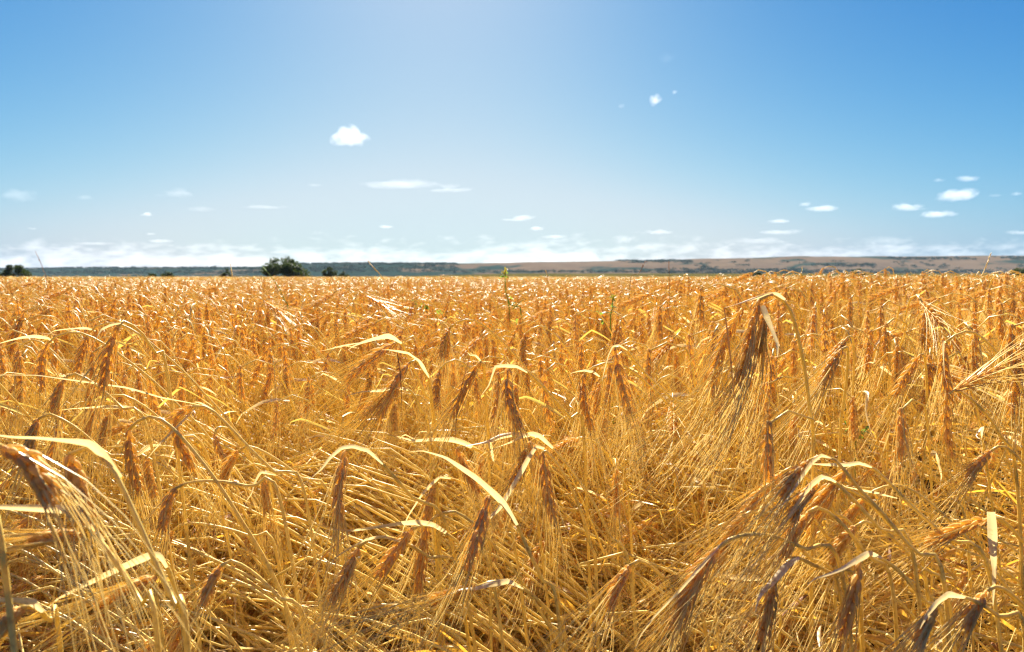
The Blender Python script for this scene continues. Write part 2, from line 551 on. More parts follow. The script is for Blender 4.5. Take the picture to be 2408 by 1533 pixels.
# woods cover most of the left of the ridge, little of the right
mr = N.new('ShaderNodeMapRange'); mr.inputs[1].default_value = -500; mr.inputs[2].default_value = 0; mr.inputs[3].default_value = 0.12; mr.inputs[4].default_value = -0.035
L.new(sx.outputs[0], mr.inputs[0])
ad = N.new('ShaderNodeMath'); ad.operation = 'ADD'; L.new(n1.outputs[0], ad.inputs[0]); L.new(mr.outputs[0], ad.inputs[1])
th = N.new('ShaderNodeMapRange'); th.inputs[1].default_value = 0.50; th.inputs[2].default_value = 0.56
L.new(ad.outputs[0], th.inputs[0])
mx = N.new('ShaderNodeMix'); mx.data_type = 'RGBA'; L.new(th.outputs[0], mx.inputs[0]); L.new(soil.outputs[2], mx.inputs[6])
mx.inputs[7].default_value = (0.016, 0.032, 0.024, 1)
pb = N.new('ShaderNodeBsdfPrincipled'); pb.inputs['Roughness'].default_value = 0.95; pb.inputs['Specular IOR Level'].default_value = 0.0
L.new(mx.outputs[2], pb.inputs['Base Color']); L.new(pb.outputs[0], out.inputs['Surface'])
tag(g.build('hills', M_HILL), kind='structure')

# ------------------------------------------------------------------ far woods (one mass) and single trees
M_FOL = straw('tree_foliage', (0.028, 0.042, 0.014), (0.075, 0.095, 0.030), (0.08, 0.12, 0.02), 0.25, 0.6, 0.2, 0.6)
M_FOL2 = straw('wood_foliage', (0.012, 0.023, 0.013), (0.028, 0.042, 0.022), (0.05, 0.08, 0.02), 0.1, 0.8, 0.1, 0.05)
M_BARK = simple_noise_mat('bark', [(0.05, 0.035, 0.025), (0.14, 0.10, 0.07)], 3, (1, 1, 0.2))


def leaf_cloud(mb, c, rad, n, size, r):
    """leaf clumps spread through a lumpy ball"""
    d = norm(r.normal(0, 1, (n, 3)))
    q = c + d * (np.asarray(rad) * (r.random((n, 1)) ** 0.45))
    a = norm(r.normal(0, 1, (n, 3))); b = norm(np.cross(a, norm(r.normal(0, 1, (n, 3)))))
    s = size * r.uniform(0.5, 1.2, (n, 1))
    v = np.stack([q - a * s, q + b * s * 0.55, q + a * s, q - b * s * 0.55], 1).reshape(-1, 3)
    mb.add(v, [(4 * i, 4 * i + 1, 4 * i + 2, 4 * i + 3) for i in range(n)])


r = np.random.default_rng(5)
wd_ = MB()
belts = [(1480, 1760, 633, 643, 80), (1480, 2420, 640, 644, 150), (1760, 2420, 636, 641, 70), (2030, 2180, 606, 611, 40), (2240, 2420, 604, 611, 40), (1080, 1480, 636, 642, 55),
         (700, 1075, 619, 624, 120), (740, 1080, 626, 640, 110), (1440, 1580, 612, 618, 40), (0, 720, 629, 634, 130), (100, 740, 638, 645, 110), (1830, 1940, 621, 628, 30),
         (2300, 2408, 630, 639, 22), (1560, 1600, 628, 636, 10), (1500, 2400, 612, 634, 34), (0, 1000, 626, 640, 40)]
hvg = hv.reshape(nyh, nxh, 3)
for (x0, x1, y0, y1, n) in belts:
    for _ in range(n * 2):
        px, py = r.uniform(x0, x1), y0 + (y1 - y0) * r.beta(1.3, 1.3)
        i = int(np.clip(np.searchsorted(hpx, px), 0, nxh - 1))
        # find where the slope shows at this height
        colz = hvg[:20, i]
        ang = (colz[:, 2] - CAM_Z) / colz[:, 1]
        want = (HORIZON - py) / FPX
        j = int(np.argmin(abs(ang - want)))
        c = colz[j] + np.array([0, -4, 3])
        w_ = r.uniform(9, 26)
        leaf_cloud(wd_, c, (w_, 8, r.uniform(3, 5)), 34, 3.0, r)
tag(wd_.build('woodland', M_FOL2, smooth=False), 'distant dark woods in belts and patches along the far escarpment', 'woods', kind='stuff')


def tree(px0, px1, ytop, d, label, seed, kind='broad', group='trees and bushes beyond the crop', ybase=652.5, name='tree', dens=1.0):
    r = np.random.default_rng(seed)
    wid = (px1 - px0) / FPX * d * 1.1
    dens = max(dens, 0.9)
    ytop -= 2.5
    x = ((px0 + px1) / 2 - 1204) / FPX * d
    top = CAM_Z + (HORIZON - ytop) / FPX * d
    y = d
    t = empty(name, (x, y, 0), label, 'tree' if name == 'tree' else 'bush', group)
    tr = MB()
    ntr = 1 if kind == 'broad' else 3
    for q in range(ntr):
        off = r.normal(0, wid * 0.06, 2) if ntr > 1 else np.zeros(2)
        tube(tr, spline([(off[0], off[1], 0), (off[0] * 1.2 + r.normal(0, .1), off[1], top * 0.25), (off[0] * 2, off[1], top * 0.55)], 8), np.linspace(top * 0.045, top * 0.018, 8), 7)
    for q in range(7):
        a = r.uniform(0, 2 * math.pi)
        e = np.array([math.cos(a) * wid * r.uniform(.2, .38), math.sin(a) * wid * r.uniform(.2, .38), top * r.uniform(0.5, 0.85)])
        tube(tr, spline([(0, 0, top * r.uniform(.18, .3)), e * np.array([.45, .45, .75]), e], 7), np.linspace(top * 0.018, top * 0.005, 7), 5)
    tr.build('trunk', M_BARK, t)
    cr = MB()
    nb = int(26 * dens)
    for q in range(nb):
        a = r.uniform(0, 2 * math.pi); rr = math.sqrt(r.random())
        bx, by = math.cos(a) * rr * wid * 0.40, math.sin(a) * rr * wid * 0.36
        dome = math.sqrt(max(0.04, 1 - rr * rr * 0.92))
        zz = top * (0.14 + 0.88 * dome * r.uniform(0.2, 1.0)) if kind == 'broad' else top * (0.1 + 0.92 * dome * r.uniform(0.1, 1.0))
        br = wid * r.uniform(0.085, 0.15) * max(1.0, 20 / nb) ** 0.6
        leaf_cloud(cr, np.array([bx, by, min(zz, top - br * .6)]), (br, br, br * 0.75), int(230), wid * 0.020 + 0.03, r)
    cr.build('crown', M_FOL, t, smooth=False)
    return t


tree(622, 722, 606, 240, 'large dark spreading tree at the far edge of the field, biggest on the horizon', 1, dens=1.6)
tree(4, 72, 626, 225, 'dark low bush at the far left end of the field edge', 2, 'bush', name='bush', dens=1.1)
tree(756, 795, 625, 240, 'small round tree just right of the large spreading tree', 3, 'bush', dens=0.9)
tree(516, 546, 634, 250, 'small round bush left of the large spreading tree', 4, 'bush', name='bush', dens=0.7)
tree(792, 824, 641, 250, 'low bush hugging the ground right of the small round tree', 5, 'bush', name='bush', dens=0.5)
tree(380, 414, 642, 255, 'pale green flat bush between the far left bush and the large tree', 6, 'bush', name='bush', dens=0.5)
tree(344, 372, 644.5, 255, 'tiny faint bush, flattest of all along the field edge', 7, 'bush', name='bush', dens=0.4)
tree(1994, 2034, 634, 230, 'dark bush behind the crop, right of the tall bent barley stalk', 8, 'bush', name='bush', dens=0.7)
tree(1762, 1790, 639, 235, 'small dark bush behind the crop, above the tall bent barley stalk', 9, 'bush', name='bush', dens=0.5)
tree(2366, 2440, 633, 220, 'dark bush behind the crop cut by the right edge of the photo', 10, 'bush', name='bush', dens=0.8)

# ------------------------------------------------------------------ clouds
ICO = None


def ico_dirs():
    global ICO
    if ICO is None:
        import bmesh
        bm = bmesh.new(); bmesh.ops.create_icosphere(bm, subdivisions=5, radius=1.0)
        v = np.array([p.co[:] for p in bm.verts]); f = [tuple(q.index for q in p.verts) for p in bm.faces]
        bm.free(); ICO = (v, f)
    return ICO


def cloud_mat(k, size, nscale, thr, rate, ztop=None):
    """water vapour: ragged density thinning out towards the edges"""
    m, N, L = newmat('cloud_vapour')
    out = N.new('ShaderNodeOutputMaterial')
    tc = N.new('ShaderNodeTexCoord')
    no = N.new('ShaderNodeTexNoise'); no.inputs['Scale'].default_value = 1.0; no.inputs['Detail'].default_value = 5; no.inputs['Roughness'].default_value = 0.6
    mp = N.new('ShaderNodeMapping'); mp.inputs['Scale'].default_value = nscale; mp.inputs['Location'].default_value = [random.uniform(0, 90) for _ in range(3)]
    L.new(tc.outputs['Object'], mp.inputs[0]); L.new(mp.outputs[0], no.inputs['Vector'])
    f = N.new('ShaderNodeMath'); f.operation = 'MULTIPLY_ADD'; f.inputs[1].default_value = 3.0
    L.new(no.outputs[0], f.inputs[0])
    if ztop is None:
        m2 = N.new('ShaderNodeMapping'); m2.inputs['Scale'].default_value = [2.0 / q for q in size]
        ln = N.new('ShaderNodeVectorMath'); ln.operation = 'LENGTH'
        L.new(tc.outputs['Object'], m2.inputs[0]); L.new(m2.outputs[0], ln.inputs[0])
        g_ = N.new('ShaderNodeMath'); g_.operation = 'MULTIPLY_ADD'; g_.inputs[1].default_value = -1.5; g_.inputs[2].default_value = 0.15 - thr
        L.new(ln.outputs['Value'], g_.inputs[0])
    else:
        sp = N.new('ShaderNodeSeparateXYZ'); L.new(tc.outputs['Object'], sp.inputs[0])
        g_ = N.new('ShaderNodeMapRange'); g_.clamp = False
        g_.inputs[1].default_value = ztop[0]; g_.inputs[2].default_value = ztop[1]; g_.inputs[3].default_value = -0.75 - thr; g_.inputs[4].default_value = -1.6 - thr
        L.new(sp.outputs[2], g_.inputs[0])
    L.new(g_.outputs[0], f.inputs[2])
    cl = N.new('ShaderNodeMath'); cl.operation = 'MAXIMUM'; cl.inputs[1].default_value = 0.0
    L.new(f.outputs[0], cl.inputs[0])
    mu = N.new('ShaderNodeMath'); mu.operation = 'MULTIPLY'; mu.inputs[1].default_value = k
    L.new(cl.outputs[0], mu.inputs[0])
    pv = N.new('ShaderNodeVolumePrincipled')
    pv.inputs['Color'].default_value = (0.995, 0.995, 1, 1)
    pv.inputs['Anisotropy'].default_value = 0.15
    L.new(mu.outputs[0], pv.inputs['Density'])
    L.new(pv.outputs[0], out.inputs['Volume'])
    m.cycles.volume_step_rate = rate
    return m


def cloud(px, py, wpx, hpx_, tau, label, seed, lobes=7, tilt=0.0, alt=1300.0):
    r = np.random.default_rng(seed)
    el = (HORIZON - py) / FPX
    D = min(alt / el, 26000.0)
    W, H = wpx / FPX * D * 1.08, hpx_ / FPX * D * 1.08
    v, f = ico_dirs()
    # union of balls seen from the middle, then flattened underneath
    best = np.full(len(v), 0.33)
    for q in range(lobes):
        a = r.uniform(0, 2 * math.pi)
        c = np.array([math.cos(a) * r.uniform(0.1, 0.72), math.sin(a) * 0.35 * r.random(), r.uniform(-0.15, 0.55) * r.random()])
        rad = r.uniform(0.20, 0.42) * (1 - 0.35 * abs(c[0]))
        bc = v @ c
        disc = bc ** 2 - (c @ c - rad ** 2)
        t = np.where(disc > 0, bc + np.sqrt(np.maximum(disc, 0)), 0)
        best = np.maximum(best, t)
    p = v * best[:, None]
    for s, am in ((5.0, 0.035), (11.0, 0.02), (23, 0.010)):
        o = r.uniform(0, 9, 3)
        p = p + v * (am * (np.sin(p[:, 0] * s + o[0]) * np.sin(p[:, 1] * s * 1.3 + o[1]) + np.sin(p[:, 2] * s * 1.1 + o[2] + p[:, 0] * s * .7)))[:, None]
    p[:, 2] = np.where(p[:, 2] < 0, p[:, 2] * 0.45, p[:, 2])
    mn, mxx = p.min(0), p.max(0)
    p = (p - (mn + mxx) / 2) / (mxx - mn)
    dep = min(W, max(H * 2.0, W * 0.5))
    p = p * np.array([W, dep, H])
    if tilt:
        c_, s_ = math.cos(tilt), math.sin(tilt)
        p = np.stack([p[:, 0] * c_ - p[:, 2] * s_, p[:, 1], p[:, 0] * s_ + p[:, 2] * c_], 1)
    mb = MB(); mb.add(p, f)
    o = mb.build('cloud', cloud_mat(tau * (0.085 if tau > 1.0 else 0.12) / (dep * 0.30), (W, dep, H), (2.2 / H * min(1, 3.5 * H / W), 1.6 / H, 2.6 / H), 0.3 if tau < 1.0 else 0.0, float(np.clip(2.0 * H / W, 0.12, 0.5))))
    x = (px - 1204) / FPX * D
    o.location = (x, D, CAM_Z + el * D)
    tag(o, label, 'cloud', 'small clouds scattered over the blue sky')
    return o


CL = [
    (828, 326, 92, 42, 4.5, 'bright white puffy cloud alone high above the large tree', 9, 0),
    (948, 436, 190, 20, 1.3, 'long thin lens-shaped cloud below the bright puffy cloud', 6, 0.0),
    (1050, 446, 140, 16, 1.3, 'thin cloud tucked under the right end of the long lens-shaped cloud', 5, 0.03),
    (432, 456, 120, 26, 0.5, 'faint hump-backed cloud with a long flat tail, left of the lens cloud', 6, 0),
    (54, 460, 96, 38, 0.45, 'faint ragged cloud above the far left bush', 7, -0.25),
    (210, 466, 44, 16, 0.3, 'very faint smudge of cloud between the ragged and hump-backed clouds', 4, 0.1),
    (352, 505, 27, 11, 1.8, 'tiny white oval cloud below the hump-backed cloud', 4, 0),
    (628, 488, 130, 10, 0.8, 'thin streak of cloud left of and below the lens cloud', 5, 0),
    (480, 493, 84, 15, 0.35, 'pale veil of cloud right of the tiny oval cloud', 5, 0),
    (1217, 514, 86, 14, 2.0, 'small flat white cloud, right of centre, well below the lens cloud', 6, 0.03),
    (910, 534, 36, 8, 1.8, 'tiny flat cloud above the low cloud bank right of the large tree', 4, 0),
    (1262, 538, 34, 10, 1.8, 'tiny flat cloud just under the small flat white cloud', 4, 0),
    (1534, 244, 30, 24, 2.2, 'small bright tilted puff high in the right half of the sky', 4, 0.5),
    (1578, 227, 16, 10, 0.8, 'tiny faint puff beside the tilted puff, higher of its two companions', 3, 0.6),
    (1455, 259, 20, 12, 0.35, 'very faint wisp left of the tilted puff', 3, 0.6),
    (2262, 423, 52, 14, 1.4, 'flat cloud at the top of the right-hand cluster of clouds', 5, 0.05),
    (2195, 426, 32, 12, 0.8, 'dim small cloud beside the flat top cloud of the right cluster', 4, 0.1),
    (2240, 461, 88, 32, 3.2, 'largest domed cloud of the right-hand cluster', 8, 0),
    (2132, 488, 84, 19, 2.4, 'domed flat-based cloud left of and below the largest domed cloud', 6, 0),
    (2196, 505, 88, 16, 2.4, 'long flat-based cloud lowest in the right-hand cluster', 6, 0.04),
    (2376, 458, 28, 10, 0.8, 'tiny dim cloud right of the largest domed cloud', 3, 0),
    (2328, 462, 40, 8, 0.35, 'barely visible streak between the largest domed cloud and tiny dim cloud', 3, 0.05),
    (1928, 491, 76, 16, 2.2, 'twin-humped flat cloud above the tall bent barley stalk', 6, 0),
    (1886, 482, 28, 10, 1.3, 'tiny cloud at the upper left of the twin-humped cloud', 3, 0),
    (1826, 521, 52, 10, 1.6, 'thin white cloud below left of the twin-humped cloud', 5, 0),
    (1830, 546, 100, 13, 1.4, 'low knobbly strip of cloud under the thin white cloud', 6, 0),
    (1786, 566, 150, 18, 0.9, 'broad pale cloud lowest over the hills above the bent stalk', 7, 0.04),
    (1548, 546, 66, 12, 1.4, 'flat bright cloud above the tan hills, right of the cloud bank', 5, 0),
    (1470, 562, 70, 20, 0.9, 'soft lumpy cloud left of the flat bright cloud above the tan hills', 6, 0),
    (2388, 547, 64, 11, 1.2, 'low flat cloud touching the right edge of the photo', 5, 0),
    (2080, 566, 150, 22, 0.55, 'wide hazy cloud low over the hills below the right-hand cluster', 7, 0),
    (2210, 582, 140, 22, 0.45, 'wide hazy cloud resting on the ridge, right of the other hazy one', 7, 0),
    (1930, 584, 130, 18, 0.4, 'hazy strip of cloud on the ridge above the mound', 6, 0.05),
    (2340, 580, 120, 22, 0.35, 'dim hazy cloud on the ridge near the right edge', 6, 0.0),
    (384, 567, 64, 9, 1.2, 'short flat cloud just above the low bank, left of the large tree', 5, 0),
    (230, 573, 110, 9, 0.9, 'long flat shred of cloud floating on the bank, far left', 5, 0),
    (1304, 557, 62, 9, 1.4, 'thin flat cloud above the right end of the cloud bank', 5, 0),
    (746, 438, 40, 8, 0.35, 'faint short streak left of the long lens-shaped cloud', 3, 0),
    (84, 538, 26, 8, 0.6, 'tiny faint cloud above the bank at far left', 3, 0),
    (360, 551, 30, 7, 0.8, 'tiny flat cloud right above the short flat cloud', 3, 0),
    (1560, 148, 40, 40, 0.10, 'faintest veil of cloud highest in the right sky', 4, 0.3),
]
for i, (px, py, w_, h_, tau, lab, lob, tilt) in enumerate(CL):
    cloud(px, py, w_, h_, tau, lab, 100 + i, lob, tilt)


def bank(x0, x1, ybase, ytops, tau, D, seed, label, thr=0.0):
    """long low bank of cumulus far beyond the ridge"""
    n, m = 420, 18
    px = np.linspace(x0, x1, n)
    top = (HORIZON - np.interp(px, ytops[0], ytops[1])) / FPX * D
    bot = (HORIZON - ybase) / FPX * D
    bumps = noise1(px, seed, 5, 1 / 70.)
    hgt = np.maximum((top - bot) * (1.35 + 0.22 * bumps), 30.0)
    ends = np.clip(np.minimum(px - x0, x1 - px) / 60, 0.02, 1) ** 0.5
    hgt = hgt * ends
    v = []
    for k in range(m):
        a = 2 * math.pi * k / m
        wob = 1 + 0.10 * noise1(px + 37 * k, seed + 3 + k, 3, 1 / 30.)
        z = bot + hgt * 0.5 + hgt * 0.5 * math.sin(a) * wob
        yy = D + 900 * math.cos(a) * ends * wob
        v.append(np.stack([(px - 1204) / FPX * D, yy, z], 1))
    v = np.stack(v, 1).reshape(-1, 3)
    f = [(i * m + k, i * m + (k + 1) % m, (i + 1) * m + (k + 1) % m, (i + 1) * m + k) for i in range(n - 1) for k in range(m)]
    f.append(tuple(range(m))[::-1]); f.append(tuple((n - 1) * m + k for k in range(m)))
    mb = MB(); mb.add(v, f)
    o = mb.build('cloud_bank', cloud_mat(tau / 700.0, None, (1 / 1100., 1 / 900., 1 / 360.), thr, 0.016, (bot, top.max())))
    return tag(o, label, 'cloud bank', 'low banks of cloud on the horizon')


bank(-500, 1420, 640, ([-500, 0, 120, 330, 480, 620, 700, 880, 960, 1130, 1240, 1420], [588, 582, 574, 582, 571, 580, 575, 567, 574, 567, 575, 592]), 0.40, 27000, 61, 'long white bank of cumulus low behind the left and middle hills', 0.12)
bank(1130, 2900, 640, ([1130, 1200, 1260, 1400, 1560, 1700, 1900, 2080, 2240, 2400, 2900], [580, 556, 560, 572, 570, 580, 586, 576, 580, 578, 590]), 0.36, 31000, 71, 'paler lumpy bank of cloud behind the tan middle and right hills', 0.20)

# ------------------------------------------------------------------ barley: the stalks nearest the camera, one by one
def lift_root(p_last, dirv, r):
    """where a stem that passes p_last heading along dirv meets the ground"""
    h = np.array([dirv[0], dirv[1], 0.0])
    sl = np.linalg.norm(h) / max(0.25, -dirv[2])
    run = min(0.75, sl * p_last[2] * 0.9)
    hd = norm(h) if np.linalg.norm(h) > 1e-6 else np.array([1.0, 0, 0])
    return np.array([p_last[0] + hd[0] * run, p_last[1] + hd[1] * run + r.normal(0.02, 0.02), 0.0])


def hero(label, earpx, d=None, d2=None, stem=None, leaves=(), seed=0, awn=0.115, drift=(-0.15, 0, -0.05), thick=1.0, extra=(), dd=0.06, nodes=13, spread=0.17, keep=0.62, dark=False):
    r = np.random.default_rng(1000 + seed)
    ln = math.hypot(earpx[-1][0] - earpx[0][0], earpx[-1][1] - earpx[0][1])
    if d is None: d = float(np.clip(118.0 / ln, 0.5, 1.5))
    if d2 is None: d2 = d + r.normal(0, 0.008)
    ds = np.linspace(d, d2, len(earpx))
    E = [P(x, y, q) for (x, y), q in zip(earpx, ds)]
    B = E[0]
    if stem:
        sp = [P(x, y, d + dd * i / max(1, len(stem) - 1)) for i, (x, y) in enumerate(stem)]
    else:
        k = r.uniform(0.8, 1.25); yo = r.uniform(-0.01, 0.05)
        sp = [B + np.array([0.014 * k, 0, 0.011]), B + np.array([0.036 * k, yo * .2, 0.012]), B + np.array([0.070 * k, yo * .5, -0.018]), B + np.array([0.12 * k, yo, -0.085]), B + np.array([0.18 * k, yo * 1.5, -0.20])]
    dv = sp[-1] - sp[-2]
    if dv[2] > -0.004: dv = np.array([dv[0], dv[1], -0.5 * np.linalg.norm(dv) - 0.01])
    root = lift_root(sp[-1], dv, r)
    mid = (sp[-1] * 0.55 + root * 0.45) + np.array([dv[0], dv[1], 0]) * 0.1
    mid[2] = sp[-1][2] * 0.5
    pts = [B] + sp + [mid, root]
    cur = spline(pts, 60)[::-1]
    t = empty('barley_stalk', root, label, 'barley', 'barley stalks close in front of the camera')
    mb = MB()
    tube(mb, cur, np.linspace(0.0026, 0.0016, 60), 7)
    tg = norm(np.gradient(cur, axis=0))
    for u in (0.25, 0.55):
        j = int(u * 60); node_ring(mb, cur[j], tg[j], 0.0025)
    mb.build('stem', M_STEM, t, root)
    me_, ma_ = MB(), MB()
    ear(E, me_, ma_, r, nodes=nodes, awn_len=awn, drift=drift, thick=thick, spread=spread, awn_keep=keep)
    eo = me_.build('ear', M_EAR, t, root)
    ma_.build('awns', M_AWN, eo, root)
    for (ex, exd) in extra:       # further ears of the same tiller, tucked in beside the first
        me_, ma_ = MB(), MB()
        Ex = [P(x, y, exd) for x, y in ex]
        ear(Ex, me_, ma_, r, nodes=nodes, awn_len=awn, drift=drift, thick=thick, spread=spread, awn_keep=keep)
        eo = me_.build('ear', M_EAR, t, root)
        ma_.build('awns', M_AWN, eo, root)
    for lf in leaves:
        path, wd, roll = lf[0], lf[1], lf[2]
        opt = lf[3] if len(lf) > 3 else {}
        ld0, ld1 = opt.get('d', (d, d - 0.02))
        n = 30
        q = [P(x, y, dq) for (x, y), dq in zip(path, np.linspace(ld0, ld1, len(path)))]
        if 'd' not in opt and opt.get('mat') is not M_BROWN:
            e = q[-1] - q[-2]; ln_ = np.linalg.norm(np.diff(q, axis=0), axis=1).sum() * 0.22
            e = norm(e) + r.normal(0, .2, 3); q.append(q[-1] + norm(e + np.array([0, 0, r.uniform(-0.4, 0.1)])) * ln_); q.append(q[-1] + norm(e + np.array([0, 0, r.uniform(-1.2, 0)])) * ln_ * .6)
        lp = bent(q, n, opt.get('sharp', r.uniform(0.7, 1.0)))
        V = norm(lp - CAM); T = norm(np.gradient(lp, axis=0))
        scr = norm(np.cross(T, V))
        rl = (np.linspace(roll + r.normal(0, 0.25), opt.get('roll2', roll + r.normal(0, 1.1)), n) + 0.2 * np.sin(np.linspace(0, r.uniform(4, 12), n)))[:, None]
        side = scr * np.sin(rl) + V * np.cos(rl)
        wv = leaf_width(n, min(wd, 0.0115 if 'd' not in opt else 0.02) * r.uniform(0.42, 0.66), opt.get('tip', 0.05), opt.get('base', 0.4)) * (1 + 0.12 * np.sin(np.linspace(r.uniform(0, 6), r.uniform(8, 14), n)))
        ml = MB(); ribbon(ml, lp, wv, side, 0, opt.get('fold', r.uniform(0.2, 0.75)))
        ml.build('leaf', opt.get('mat', M_LEAF), t, root)
    return t


